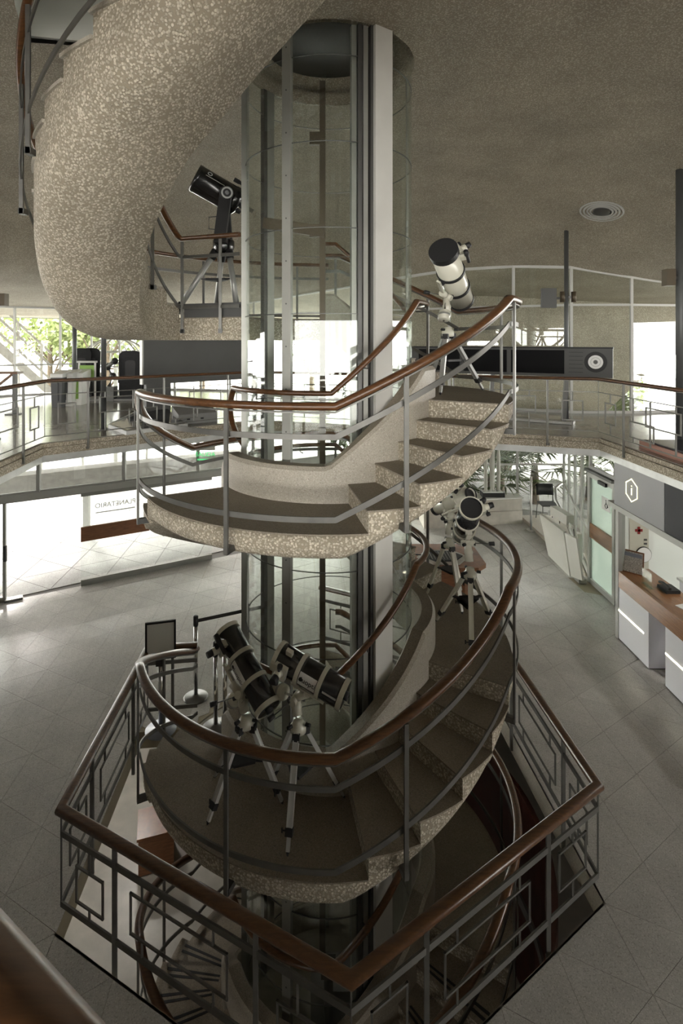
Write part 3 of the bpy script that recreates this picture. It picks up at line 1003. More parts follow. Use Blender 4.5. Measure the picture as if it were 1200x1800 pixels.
vbar(26.4, RE - 0.01, 0.035, 0.08, 'dark_steel')
vbar(23.0, RE - 0.03, 0.05, 0.06, 'aluminium')
vbar(19.0, RE - 0.03, 0.04, 0.08, 'dark_steel')
vbar(16.0, RE - 0.05, 0.05, 0.05, 'aluminium')
vbar(100, RE, 0.03, 0.03, 'aluminium')
vbar(160, RE, 0.07, 0.05, 'aluminium')
vbar(238, RE, 0.06, 0.05, 'dark_steel')
vbar(232, RE - 0.02, 0.12, 0.02, 'aluminium')
# screw heads on the front mullion
mb = MB()
for k in range(26):
    z = z0 + 0.2 + k * 0.42
    if z < z1: mb.cyl(pol(-25.5, RE + 0.02, z), pol(-25.5, RE + 0.028, z), 0.008, n=8)
tag(mb.build('screw_head', 'dark_steel', lift), kind='stuff')
# guide post with brackets inside the shaft
gp_ = MB().bar(V((-0.07, 0.28, z0)), V((-0.07, 0.28, z1)), 0.07, 0.05).build('guide_post', 'brown_steel', lift)
for z in (EYE + 2.42, EYE + 0.02 + 1.3, EYE - 5.2):
    MB().box((-0.14, 0.28, z), (0.17, 0.06, 0.15)).build('bracket', 'brown_steel', gp_)
MB().bar(V((-0.78, 0.30, EYE + 1.42)), V((-0.05, 0.24, EYE + 1.30)), 0.04, 0.13).build('cross_plank', 'brown_steel', gp_)
# the dark underside of the cabin, parked above the ceiling
cab = thing('lift_cabin', 'dark round underside of the lift cabin parked above the ceiling', 'lift cabin', (0, 0, z1 + 0.25))
MB().lathe([(0.0, z1 + 0.26), (0.73, z1 + 0.26), (0.76, z1 + 0.30), (0.76, z1 + 0.6), (0.0, z1 + 0.6)], (0, 0, 0), n=40).build('floor_disc', 'disc_dark', cab)
# pit machinery
pit = thing('lift_machine', 'dark hoist gear at the bottom of the lift shaft', 'machine', (0, 0, BAS))
MB().box((0.05, 0.1, BAS + 0.25), (0.5, 0.4, 0.5)).build('housing', 'box_grey', pit)
MB().cyl((0.0, -0.25, BAS), (0.0, -0.25, BAS + 0.9), 0.05, n=14).build('buffer', 'dark_steel', pit)
MB().box((0.0, -0.25, BAS + 0.95), (0.16, 0.16, 0.1)).build('buffer_head', 'black_matt', pit)

# ------------------------------------------------------------------ hexagonal balustrade round the stairwell
def lerp(p, q, t): return p + (q - p) * t
def panel_frames(o, p, q, spans, zb, w, stem_lo, stem_hi, nm='frame_ornament'):
    """rectangular ornament frames between p and q; spans: (t0, t1, zlow, zhigh)"""
    L = (q - p).length
    for (t0, t1, zl, zh) in spans:
        mb = MB()
        a, b = lerp(p, q, t0), lerp(p, q, t1)
        A, B = a + V((0, 0, zb + zl)), b + V((0, 0, zb + zl))
        Cc, D = b + V((0, 0, zb + zh)), a + V((0, 0, zb + zh))
        for x, y in ((A, B), (B, Cc), (Cc, D), (D, A)):
            t = (y - x).normalized() * (w / 2)
            mb.bar(x - t, y + t, w, w)
        n_st = 1 if (t1 - t0) * L < 0.5 else 2
        for k in range(n_st):
            s_ = 0.5 if n_st == 1 else (0.13 if k == 0 else 0.87)
            m = lerp(a, b, s_)
            if stem_lo is not None: mb.bar(m + V((0, 0, zb + stem_lo)), m + V((0, 0, zb + zl)), w, w)
            if stem_hi is not None: mb.bar(m + V((0, 0, zb + zh)), m + V((0, 0, zb + stem_hi)), w, w)
        mb.build(nm, 'rail_steel', o)
hexr = thing('stairwell_balustrade', 'hexagonal balustrade with wooden handrail and ornament frames round the stairwell', 'balustrade', tuple(HS))
IN = 0.985
chain = [P_IN * 1.04 + V((0.02, 0.28, 0)), P_HX * IN + V((0.05, 0.1, 0)), HW * IN, HS * IN, HE * IN, HNE * IN, HN * IN]
chain = [V((p.x, p.y, 0)) for p in chain]
join = pol(-121, RR)
rail_pts = [V((join.x, join.y, 0))] + chain[1:]
HR = 1.04
MB().sweep([p + V((0, 0, HR)) for p in rail_pts], oval(0.095, 0.068), smooth=True).build('handrail', 'rail_wood', hexr)
for z in (0.84, 0.23):
    MB().sweep([p + V((0, 0, z)) for p in rail_pts], rect(0.016, 0.05)).build('flat_bar', 'rail_steel', hexr)
for i in range(len(rail_pts) - 1):
    p, q = rail_pts[i], rail_pts[i + 1]
    L = (q - p).length
    if L < 1.2:
        ts, spans = [0.5], []
    else:
        ts = [0.235, 0.735]
        spans = [(0.07, 0.185, 0.34, 0.64), (0.30, 0.645, 0.38, 0.70), (0.80, 0.915, 0.32, 0.60)]
        if i % 2 == 1: spans = [(0.06, 0.17, 0.40, 0.72), (0.30, 0.645, 0.38, 0.70), (0.79, 0.93, 0.40, 0.72)]
    for t in ts:
        c = lerp(p, q, t)
        MB().bar(c + V((0, 0, -0.16)), c + V((0, 0, HR - 0.03)), 0.036, 0.026).build('post', 'rail_steel', hexr)
    panel_frames(hexr, p, q, spans, 0.0, 0.016, 0.25, 0.82)
for p in rail_pts[1:6]:
    MB().bar(p + V((0, 0, 0.23)), p + V((0, 0, HR - 0.03)), 0.012, 0.012).build('corner_rod', 'rail_steel', hexr)

# ------------------------------------------------------------------ mezzanine balustrade
mezr = thing('mezzanine_balustrade', 'slim wooden handrail with steel ornament frames along the mezzanine edge', 'balustrade', tuple(MC + V((0, 0, MEZ))))
lp = [V((p.x, p.y, 0)) for p in off_loop(mez_in, sgn * 0.09)]
HM = 1.03
MB().sweep([p + V((0, 0, MEZ + HM)) for p in lp], oval(0.085, 0.055), closed=True, smooth=True).build('handrail', 'rail_wood', mezr)
for z in (0.80, 0.12):
    MB().sweep([p + V((0, 0, MEZ + z)) for p in lp], rect(0.012, 0.014), closed=True).build('rod', 'rail_steel', mezr)
MB().sweep([p + V((0, 0, MEZ + HM - 0.034)) for p in lp], rect(0.04, 0.008), closed=True).build('rail_strip', 'rail_steel', mezr)
for i in range(len(lp)):
    p, q = lp[i], lp[(i + 1) % len(lp)]
    L = (q - p).length
    nb = max(2, round(L / 1.6))
    tt = [0.0] + [(k + 0.5) / nb for k in range(nb)] + [1.0]
    for t in tt[1:-1]:
        c = lerp(p, q, t)
        po = MB().bar(c + V((0, 0, MEZ - 0.17)), c + V((0, 0, MEZ + HM - 0.03)), 0.03, 0.03).build('post', 'rail_steel', mezr)
        MB().bar(c + V((0, 0, MEZ - 0.15)), c + (c.normalized() * 0.06) + V((0, 0, MEZ - 0.15)), 0.05, 0.04).build('bracket', 'rail_steel', po)
    for k, (t0, t1) in enumerate(zip(tt, tt[1:])):
        w = t1 - t0
        if lerp(p, q, (t0 + t1) / 2).y < -1.5: continue
        if k == 0 or k == nb:
            sp = [(t0 + 0.30 * w, t0 + 0.70 * w, 0.30, 0.64)]
        elif k % 2 == 0:
            sp = [(t0 + 0.10 * w, t0 + 0.48 * w, 0.22, 0.46), (t0 + 0.34 * w, t0 + 0.86 * w, 0.44, 0.70)]
        else:
            sp = [(t0 + 0.12 * w, t0 + 0.62 * w, 0.42, 0.70), (t0 + 0.50 * w, t0 + 0.88 * w, 0.20, 0.44)]
        panel_frames(mezr, p, q, sp, MEZ, 0.018, 0.13, 0.79)
for p in lp:
    MB().bar(p + V((0, 0, MEZ + 0.12)), p + V((0, 0, MEZ + HM)), 0.008, 0.008).build('corner_rod', 'rail_steel', mezr)

# ================================================================== telescopes
def tripod(o, hub, feet, legmat, jointmat, w=0.05, r_hub=0.06, spread=0.45, tray=True, chrome=False):
    tops = []
    c = V(hub)
    for f in feet:
        f = V(f)
        h = V((f.x - c.x, f.y - c.y, 0)).normalized()
        top = c + h * r_hub + V((0, 0, -0.02))
        tops.append(top)
        k1 = lerp(top, f, 0.80)
        k2 = lerp(top, f, 0.965)
        if chrome:
            lg = MB().cyl(top, lerp(top, f, 0.86), w * 0.5, n=14).build('leg', legmat, o)
            MB().cyl(lerp(top, f, 0.78), f, w * 0.62, w * 0.5, n=14).build('boot', 'black_matt', lg)
            MB().cyl(lerp(top, f, 0.0), lerp(top, f, 0.12), w * 0.75, w * 0.7, n=14).build('socket', 'black_matt', lg)
        else:
            t = (f - top).normalized()
            side = t.cross(ZUP).normalized()
            lg = MB().bar(top, k1, w, w * 0.55, up=h).build('leg', legmat, o)
            mb = MB()
            for s_ in (-1, 1):      # rails of the extruded profile
                mb.bar(top + side * (s_ * w * 0.42), k1 + side * (s_ * w * 0.42), w * 0.2, w * 0.72, up=h)
            mb.build('leg_rail', legmat, lg)
            MB().bar(k1, k2, w * 0.62, w * 0.45, up=h).build('lower_leg', legmat, lg)
            cb = MB().bar(lerp(top, f, 0.775), lerp(top, f, 0.845), w * 1.25, w * 0.95, up=h)
            kd = side * (w * 0.62)
            m = lerp(top, f, 0.81)
            cb.cyl(m + kd, m + kd * 2.0, w * 0.12, n=8)
            cb.bar(m + kd * 2.0 - V((0, 0, w * .4)), m + kd * 2.0 + V((0, 0, w * .4)), w * 0.25, w * 0.2)
            cb.build('clamp', 'black_matt', lg)
            MB().cyl(k2, f, w * 0.32, w * 0.12, n=8).build('foot', 'black_matt', lg)
            MB().frame(top + t * 0.03, side, h, side.cross(h), w * 1.3, w, w * 1.2).build('hinge', 'black_matt', lg)
    if tray:
        ms = [lerp(t, V(f), spread) for t, f in zip(tops, feet)]
        g = (ms[0] + ms[1] + ms[2]) / 3
        mb = MB()
        pts = []
        for i in range(3):
            a, b = lerp(g, ms[i], 0.62), ms[(i + 1) % 3]
            d = (ms[i] - g)
            d.z = 0
            s_ = V((-d.y, d.x, 0)).normalized() * 0.035
            pts += [lerp(g, ms[i], 0.62) - s_, lerp(g, ms[i], 0.62) + s_]
            mb.bar(lerp(g, ms[i], 0.5), ms[i], 0.04, 0.014)
        mb.prism([(p.x, p.y) for p in pts], g.z - 0.012, g.z + 0.012)
        mb.build('spreader_tray', 'black_matt', o)

def newtonian(label, feet, hub, head, up_end, low_end, R, tubemat, trimmat, legmat='tripod_silver', focus=None, finder=None, weight=None,
              legw=0.05, rings=(0.36, 0.68), cap=None, plate=None, knob_dir=None, mountmat='white_enamel', ringmat=None, letter=None, finder_tube=True, group='telescopes on display'):
    hub, head, A, B = V(hub), V(head), V(up_end), V(low_end)
    o = thing('telescope', label, 'telescope', tuple((V(feet[0]) + V(feet[1]) + V(feet[2])) / 3), group)
    tripod(o, hub, feet, legmat, mountmat, legw)
    ax = (B - A).normalized()
    L = (B - A).length
    # optical tube, open at the upper end
    tb = MB()
    tb.lathe([(R - 0.008, L * 0.5), (R - 0.008, 0.004), (R, 0.0), (R, L), (R * 0.9, L + 0.004), (0.0, L + 0.004)], A, ax, 28)
    tb.build('tube', tubemat, o)
    ringmat = ringmat or trimmat
    for h0, h1, nm in ((-0.01, 0.028, 'front_ring'), (L - 0.035, L + 0.008, 'rear_ring')):
        MB().lathe([(R - 0.004, h0), (R + 0.008, h0), (R + 0.008, h1), (R - 0.004, h1)], A, ax, 28, False).build(nm, trimmat, o)
    MB().lathe([(0.0, 0.02 if cap is None else -0.014), (R - 0.006, 0.02 if cap is None else -0.014), (R - 0.004, 0.03)], A, ax, 28, False).build('front_cap', 'black_matt', o)
    if cap: MB().lathe([(0.0, -0.016), (R + 0.012, -0.016), (R + 0.012, 0.06), (R, 0.06)], A, ax, 28, False).build('dust_cap', 'black_matt', o)
    MB().lathe([(R * 0.3, 0.0), (R * 0.3, 0.03), (0, 0.03)], B, ax, 16).build('mirror_cell', 'black_matt', o)
    mid = lerp(A, B, sum(rings) / 2)
    sad = (head - mid)
    sad = (sad - ax * sad.dot(ax)).normalized()            # from the tube towards the mount
    lat = ax.cross(sad).normalized()
    for t in rings:
        c = lerp(A, B, t)
        rg = MB().lathe([(R, -0.018), (R + 0.014, -0.018), (R + 0.014, 0.018), (R, 0.018)], c, ax, 28, False).build('tube_ring', ringmat, o)
        MB().frame(c + sad * (R + 0.025), ax, lat, sad, 0.04, 0.07, 0.04).build('ring_foot', ringmat, rg)
        MB().cyl(c + lat * (R + 0.005), c + lat * (R + 0.035), 0.014, n=10).build('ring_knob', 'black_matt', rg)
    pc = mid + sad * (R + 0.055)
    MB().frame(pc, ax, lat, sad, (rings[1] - rings[0]) * L + 0.12, 0.05, 0.022).build('dovetail_bar', mountmat, o)
    # equatorial head between the bar and the hub
    hd = MB()
    hd.cyl(pc + sad * 0.01, head, 0.042, 0.038, 14)
    hd.cyl(head - lat * 0.075, head + lat * 0.075, 0.034, n=14)
    hd.cyl(head, lerp(head, hub, 0.6), 0.038, 0.048, 14)
    hd.lathe([(0.046, -0.02), (0.052, 0.0), (0.046, 0.02)], lerp(head, hub, 0.3), (hub - head), 14)
    hd.build('mount_head', mountmat, o)
    hb = MB()
    hb.lathe([(0.0, 0.06), (0.045, 0.06), (0.05, 0.03), (0.07, 0.01), (0.07, -0.045), (0.05, -0.055), (0.0, -0.055)], hub, ZUP, 20)
    hb.build('hub', mountmat, o)
    for k in range(3):
        t = math.radians(100 + 120 * k)
        d = V((math.cos(t), math.sin(t), 0))
        MB().cyl(hub + d * 0.07 + V((0, 0, 0.03)), hub + d * 0.115 + V((0, 0, 0.03)), 0.016, n=10).build('clamp_knob', 'black_matt', o)
        MB().cyl(head + d * 0.05, head + d * 0.085, 0.018, n=10).build('axis_knob', 'black_matt', o)
    dir_ = V(knob_dir) if knob_dir else lat
    sm = MB().cyl(head + dir_ * 0.03, head + dir_ * 0.24, 0.005, n=6).build('slow_motion_rod', 'dark_steel', o)
    MB().cyl(head + dir_ * 0.23, head + dir_ * 0.29, 0.02, 0.024, 10).build('slow_motion_knob', 'black_matt', sm)
    if weight:
        wv = V(weight)
        sh = MB().cyl(head, head + wv, 0.010, n=8).build('counterweight_shaft', 'chrome', o)
        wd = wv.normalized()
        q = head + wv
        MB().lathe([(0, -0.13), (0.055, -0.13), (0.068, -0.12), (0.068, -0.02), (0.055, -0.01), (0, -0.01)], q, wd, 20).build('counterweight', mountmat, sh)
        MB().lathe([(0.069, -0.09), (0.072, -0.085), (0.072, -0.07), (0.069, -0.065)], q, wd, 20).build('weight_band', 'aluminium', sh)
    if focus:
        fd = V(focus); fd = (fd - ax * fd.dot(ax)).normalized()
        c = lerp(A, B, 0.15)
        side = ax.cross(fd).normalized()
        fo = MB().frame(c + fd * (R + 0.02), ax, side, fd, 0.12, 0.12, 0.045).build('focuser_base', mountmat, o)
        MB().cyl(c + fd * (R + 0.03), c + fd * (R + 0.10), 0.04, 0.036, 16).build('focuser', mountmat, o)
        MB().cyl(c + fd * (R + 0.09), c + fd * (R + 0.155), 0.034, 0.03, 16).build('eyepiece', 'black_matt', fo)
        kb = MB().cyl(c + fd * (R + 0.06) - side * 0.085, c + fd * (R + 0.06) + side * 0.085, 0.012, n=8)
        for s_ in (-1, 1): kb.cyl(c + fd * (R + 0.06) + side * (s_ * 0.065), c + fd * (R + 0.06) + side * (s_ * 0.095), 0.024, n=12)
        kb.build('focus_knob', 'black_matt', fo)
    if finder:
        gd = V(finder); gd = (gd - ax * gd.dot(ax)).normalized()
        c = lerp(A, B, 0.17)
        st_ = MB().frame(c + gd * (R + 0.025), ax, ax.cross(gd), gd, 0.06, 0.035, 0.07).build('finder_bracket', mountmat, o)
        q = c + gd * (R + 0.075)
        if finder_tube: MB().lathe([(0.0, -0.10), (0.026, -0.10), (0.026, -0.03), (0.02, -0.02), (0.02, 0.09), (0.016, 0.1), (0.0, 0.1)], q, ax, 14).build('finder', 'black_matt', st_)
    if plate:
        pd = V(plate); pd = (pd - ax * pd.dot(ax)).normalized()
        c = lerp(A, B, (rings[0] + rings[1]) / 2)
        w_ = (rings[1] - rings[0]) * L - 0.05
        # curved name plate hugging the tube
        side = ax.cross(pd).normalized()
        mb = MB(); vs = []; n_ = 8
        for rr in (R + 0.001, R + 0.003):
            for i in range(n_ + 1):
                t = math.radians(-26 + 52 * i / n_)
                for s_ in (-.5, .5):
                    vs.append(c + ax * (s_ * w_) + (pd * math.cos(t) + side * math.sin(t)) * rr)
        m2 = 2 * (n_ + 1)
        fs = [(2 * i, 2 * i + 1, 2 * i + 3, 2 * i + 2) for i in range(n_)] + [(m2 + 2 * i, m2 + 2 * i + 2, m2 + 2 * i + 3, m2 + 2 * i + 1) for i in range(n_)]
        mb.add(vs, fs)
        pl = mb.build('name_plate', 'paper_white', o)
        uy_ = pd.cross(ax)
        MB().cyl(c + pd * (R + 0.003) - ax * (w_ * 0.36), c + pd * (R + 0.006) - ax * (w_ * 0.36), 0.017, n=12).build('emblem', 'black_matt', pl)
        text('lettering', 'duoptic', 0.062, 'black_matt', c + pd * (R + 0.006) + ax * (w_ * 0.10), ax, uy_, pl, 0.0006)
        c3 = lerp(A, B, 0.84)
        if letter: MB().frame(c3 + pd * (R + 0.002), ax, uy_, pd, 0.13, 0.016, 0.002).build('tube_stripe', 'paper_grey', o)
    return o

S0 = 0.90; E0 = 1.80; E1 = 4.50
# pair on the front landing
newtonian('black telescope with cream rings tilted steeply, on the front landing beside the stanchions',
          [on(364, 1450, S0), on(497, 1413, S0), V((-1.10, -0.98, S0))], at(432, 1268, 5.0), at(424, 1222, 5.02),
          at(399, 1108, 5.38), at(472, 1246, 4.88), 0.118, 'black_gloss', 'cream_enamel', focus=(-1, -0.55, -0.1), finder=(-0.7, -0.9, 0.5),
          weight=(-0.12, 0.16, -0.16), plate=(-0.7, -0.9, -0.1), knob_dir=V((-1, -0.1, -0.25)).normalized(), mountmat='cream_enamel', ringmat='cream_enamel')
newtonian('black telescope lying flatter with a silver tripod, on the middle of the front landing',
          [on(505, 1505, S0), on(605, 1397, S0) + V((0.0, -0.03, 0)), on(474, 1375, S0)], at(524, 1276, 4.78), at(520, 1226, 4.84),
          at(489, 1152, 4.86), at(606, 1222, 4.62), 0.122, 'black_gloss', 'cream_enamel', focus=(-0.3, -1, -0.15), finder=(0.1, -0.55, 0.85), finder_tube=False,
          weight=(-0.20, 0.18, -0.04), plate=(-0.25, -1, 0.05), knob_dir=V((-0.8, -0.5, -0.35)).normalized(), mountmat='cream_enamel', ringmat='cream_enamel', letter=True)
# right landing
newtonian('telescope pointing its black mouth at the viewer, on the right landing above the steps',
          [on(829, 1158, E0), on(766, 1092, E0), V((1.93, 0.22, E0))], at(826, 1008, 6.0), at(822, 955, 6.08),
          at(828, 893, 5.78), at(812, 940, 6.50), 0.118, 'black_gloss', 'cream_enamel', legmat='cream_enamel', focus=(1, 0.1, 0.3), finder=(1, 0, 0.9),
          weight=None, knob_dir=V((1, -0.1, 0.02)).normalized(), mountmat='cream_enamel', rings=(0.42, 0.75), ringmat='cream_enamel')
newtonian('white telescope half hidden under the flight, behind the one pointing at the viewer',
          [V((1.28, 0.86, E0)), V((1.62, 0.36, E0)), V((1.75, 0.95, E0))], at(789, 955, 6.85), at(789, 915, 6.9),
          at(828, 868, 6.75), at(765, 895, 7.25), 0.075, 'cream_enamel', 'black_matt', legmat='cream_enamel', focus=(0, -0.6, 1), finder=(-0.3, -0.3, 1),
          weight=None, knob_dir=V((-0.4, -0.7, 0.3)).normalized(), mountmat='cream_enamel', ringmat='cream_enamel')
newtonian('cream telescope with black dust cap and bands, on the top landing by the windows',
          [on(764, 694, E1) + V((0.06, 0, 0)), V((1.90, 0.45, E1)), V((1.22, 0.55, E1))], at(787, 584, 6.28), at(784, 520, 6.32),
          at(779, 441, 5.82), at(810, 528, 6.62), 0.148, 'cream_enamel', 'black_matt', legmat='leg_grey', focus=(1, 0.0, 0.55), finder=(1, 0.2, -0.2),
          weight=(-0.055, -0.12, -0.30), knob_dir=V((-0.8, -0.3, 0.1)).normalized(), mountmat='cream_enamel', ringmat='black_matt', cap=True, rings=(0.38, 0.70))

# large black fork mounted telescope on the upper landing
def fork_telescope():
    feet = [V((-2.02, 0.82, ZL)), V((-1.16, 0.78, ZL)), V((-1.62, 1.55, ZL))]
    hub = at(393, 432, 7.15)
    o = thing('telescope', 'big black drum shaped telescope on a fork mount, on the upper landing', 'telescope', (-1.5, 0.9, ZL), 'telescopes on display')
    tripod(o, hub + V((0, 0, -0.05)), feet, 'leg_grey', 'black_matt', 0.075, 0.10, 0.42, True, True)
    MB().lathe([(0, 0.0), (0.12, 0.0), (0.13, 0.05), (0.14, 0.08), (0.14, 0.16), (0.12, 0.18), (0, 0.18)], hub + V((0, 0, -0.10)), ZUP, 24).build('mount_base', 'black_gloss', o)
    A, B = at(343, 313, 7.0), at(421, 358, 7.2)
    ax = (B - A).normalized(); L = (B - A).length
    R = 0.182
    c = lerp(A, B, 0.66)
    lat = V((0, 1, 0)); lat = (lat - ax * lat.dot(ax)).normalized()
    tb = MB().lathe([(0, 0.02), (R - 0.012, 0.02), (R - 0.01, -0.01), (R + 0.004, -0.012), (R + 0.004, 0.04), (R, 0.045), (R, L * 0.8), (R + 0.006, L * 0.81), (R + 0.006, L * 0.93), (R * 0.7, L), (0, L)], A, ax, 32).build('tube', 'black_gloss', o)
    for s_ in (-1, 1):
        b = hub + V((0, 0.24 * s_, 0.06))
        top = c + lat * (s_ * (R + 0.045))
        MB().bar(b, top + V((0, 0, 0.06)), 0.15, 0.07, up=V((0, 1, 0))).build('fork_arm', 'black_matt', o)
        MB().box(hub + V((0, 0.12 * s_, 0.05)), (0.16, 0.26, 0.10)).build('fork_yoke', 'black_matt', o)
        MB().cyl(top, top + lat * (0.05 * s_), 0.09, 0.085, 20).build('bearing', 'black_matt', o)
    f = c - lat * (R + 0.10)
    d = MB().lathe([(0.052, 0), (0.072, 0.0), (0.072, 0.012), (0.052, 0.012)], f, -lat, 28, False).build('setting_circle', 'paper_grey', o)
    MB().cyl(f, f - lat * 0.02, 0.028, n=16).build('clutch_knob', 'black_gloss', d)
    MB().lathe([(0, -0.09), (0.028, -0.09), (0.03, -0.02), (0.022, 0), (0.022, 0.12), (0, 0.12)], lerp(A, B, 0.82) - ax.cross(lat).normalized() * (-(R + 0.06)) , ax, 14).build('finder', 'black_matt', o)
    for k in range(9):
        t = math.radians(40 * k)
        u = lat * math.cos(t) + ax.cross(lat) * math.sin(t)
        MB().cyl(B + u * R * 0.6, B + u * R * 0.6 + ax * 0.06, 0.022, 0.016, 8).build('rear_knob', 'black_matt', o)
    MB().lathe([(0.05, 0), (0.05, 0.08), (0.028, 0.1), (0.028, 0.2), (0, 0.2)], B, ax, 16).build('eyepiece', 'black_matt', o)
    MB().tube([hub + V((-0.03, -0.25, 0.16)), hub + V((-0.14, -0.25, 0.17)), hub + V((-0.14, -0.25, 0.32)), hub + V((-0.03, -0.25, 0.33))], 0.008, 6).build('carry_handle', 'dark_steel', o)
    up_ = ax.cross(lat).normalized()
    if up_.z < 0: up_ = -up_
    pd = (-lat * 0.75 + up_ * 0.66).normalized()
    uy_ = pd.cross(ax)
    MB().lathe([(0.022, 0), (0.032, 0), (0.032, 0.003), (0.022, 0.003)], lerp(A, B, 0.22) + pd * R, pd, 20, False).build('emblem', 'paper_grey', tb)
    MB().frame(lerp(A, B, 0.36) + (-lat * 0.9 + up_ * 0.43).normalized() * (R + 0.002), ax, uy_, pd, 0.26, 0.008, 0.003).build('stripe', 'paper_grey', tb)
fork_telescope()

# ================================================================== entrance floor, around the stair
# sign stand and rope stanchions at the foot of the stair
def sign_stand():
    b = V((-2.20, 0.92, 0.0))
    top = EYE - (1152 - 600) / F * (b.y - CAMY)
    o = thing('sign_stand', 'chrome stand holding a blank framed grey sheet at the stair entrance', 'sign stand', tuple(b))
    MB().lathe([(0, 0), (0.20, 0), (0.20, 0.012), (0.05, 0.03), (0.03, 0.05), (0, 0.05)], b, ZUP, 28).build('base', 'blue_grey', o)
    MB().cyl(b + V((0, 0, 0.04)), b + V((0, 0, top)), 0.032, n=18).build('pole', 'chrome', o)
    MB().cyl(b + V((0, 0, top - 0.12)), b + V((0, 0, top - 0.02)), 0.042, n=18).build('collar', 'black_matt', o)
    w, h = 0.36, 0.47
    r = math.radians(14)
    ux = V((math.cos(r), math.sin(r), 0)); n_ = V((math.sin(r), -math.cos(r), 0))
    c = b + V((0, 0, top + h / 2 - 0.01)) + n_ * 0.05
    uz = V((0, 0, 1))
    fr = MB()
    for s_ in (-1, 1):
        fr.frame(c + ux * (s_ * w / 2), ux, n_, uz, 0.024, 0.025, h + 0.024)
        fr.frame(c + uz * (s_ * h / 2), ux, n_, uz, w + 0.024, 0.025, 0.024)
    f = fr.build('sign_frame', 'black_matt', o)
    MB().frame(c - n_ * 0.004, ux, n_, uz, w, 0.008, h).build('sheet', 'paper_white', f)
    MB().frame(c + uz * (-h / 2 - 0.05), ux, n_, uz, 0.12, 0.05, 0.08).build('frame_clip', 'black_matt', o)
sign_stand()
def stanchion(b, h, label, cap='black_matt', base=0.17):
    b = V(b)
    o = thing('stanchion', label, 'stanchion', tuple(b), 'chrome rope posts')
    MB().lathe([(0, 0), (base, 0), (base + 0.005, 0.008), (base * 0.9, 0.022), (0.05, 0.03), (0.03, 0.05), (0, 0.05)], b, ZUP, 32).build('base', 'rail_steel', o)
    MB().cyl(b + V((0, 0, 0.03)), b + V((0, 0, h - 0.06)), 0.029, n=18).build('pole', 'chrome', o)
    MB().lathe([(0, 0.09), (0.028, 0.09), (0.036, 0.08), (0.036, -0.04), (0.03, -0.06), (0, -0.06)], b + V((0, 0, h - 0.09)), ZUP, 18).build('belt_head', cap, o)
    return o
st1 = on(344, 1226, 0.0)
stanchion(st1, 1.17, 'chrome stanchion on a round base with its belt pulled out, behind the railing')
st2 = on(379, 1278, 0.0)
stanchion(st2, 1.13, 'chrome stanchion beside the steep telescope, left one of the close pair')
stanchion(st2 + V((0.11, 0.06, 0)), 1.10, 'chrome stanchion beside the steep telescope, right one of the close pair', 'chrome', 0.14)
e_ = at(470, 1060, 8.2)
bl = MB().bar(st1 + V((0.03, 0, 1.10)), V((e_.x, e_.y, 1.10)), 0.004, 0.05)
tag(bl.build('barrier_belt', 'black_matt'), 'black retractable belt stretched from the stanchion behind the lift', 'belt')
stanchion((e_.x + 0.02, e_.y, 0), 1.17, 'chrome stanchion seen through the lift glass at the far end of the belt')

# wooden bench with a fringed tray behind the right landing
b0 = on(800, 1012, 0.0)
bn = thing('wooden_bench', 'reddish wooden low table behind the right landing telescopes', 'table', (2.35, 4.85, 0))
def oct_(cx, cy, w, d, ch): return [(cx - w + ch, cy - d), (cx + w - ch, cy - d), (cx + w, cy - d + ch), (cx + w, cy + d - ch), (cx + w - ch, cy + d), (cx - w + ch, cy + d), (cx - w, cy + d - ch), (cx - w, cy - d + ch)]
MB().prism(oct_(2.35, 4.85, 0.74, 0.62, 0.2), 0.66, 0.74).build('top', 'board_wood', bn)
MB().prism(oct_(2.35, 4.85, 0.42, 0.36, 0.08), 0.0, 0.66).build('pedestal', 'board_wood', bn)
ty = thing('relief_tray', 'hexagonal dark grille tray with pale fringe on the wooden table', 'tray', (2.35, 4.75, 0.74))
TX, TY = 2.3, 4.72
MB().prism([(TX + 0.52 * math.cos(math.radians(60 * k)), TY + 0.40 * math.sin(math.radians(60 * k))) for k in range(6)], 0.741, 0.765).build('fringe', 'sand_box', ty)
MB().prism([(TX + 0.40 * math.cos(math.radians(60 * k)), TY + 0.29 * math.sin(math.radians(60 * k))) for k in range(6)], 0.765, 0.79).build('grille', 'grille_dark', ty)
mb = MB()
for k in range(9):
    x = TX - 0.24 + k * 0.06
    mb.bar(V((x, TY - 0.2, 0.792)), V((x, TY + 0.2, 0.792)), 0.010, 0.006)
tag(mb.build('grille_bar', 'aluminium', ty), kind='stuff')

# plinth with a rocket model in the far corner
pl = thing('sandstone_plinth', 'low stone box plinth before the palm windows', 'plinth', (4.4, 9.0, 0))
MB().prism([(2.6, 8.55), (5.44, 9.0), (5.44, 9.38), (2.6, 9.38)], 0.0, 0.36).build('lower_course', 'sand_box', pl)
MB().prism([(2.6, 8.56), (5.43, 9.01), (5.43, 9.38), (2.6, 9.38)], 0.367, 0.70).build('upper_course', 'sand_box', pl)
MB().prism([(2.58, 8.53), (5.46, 8.98), (5.46, 9.39), (2.58, 9.39)], 0.70, 0.73).build('slab', 'paper_white', pl)
rk = thing('rocket_model', 'white rocket model with two boosters on a black base', 'model', (4.6, 9.1, 0.73))
cx = at(867, 860, 15.2)
MB().box((cx.x, 9.12, 0.79), (0.62, 0.3, 0.12)).build('base', 'black_matt', rk)
MB().box((cx.x, 9.12, 0.86), (0.56, 0.26, 0.02)).build('base_plate', 'paper_white', rk)
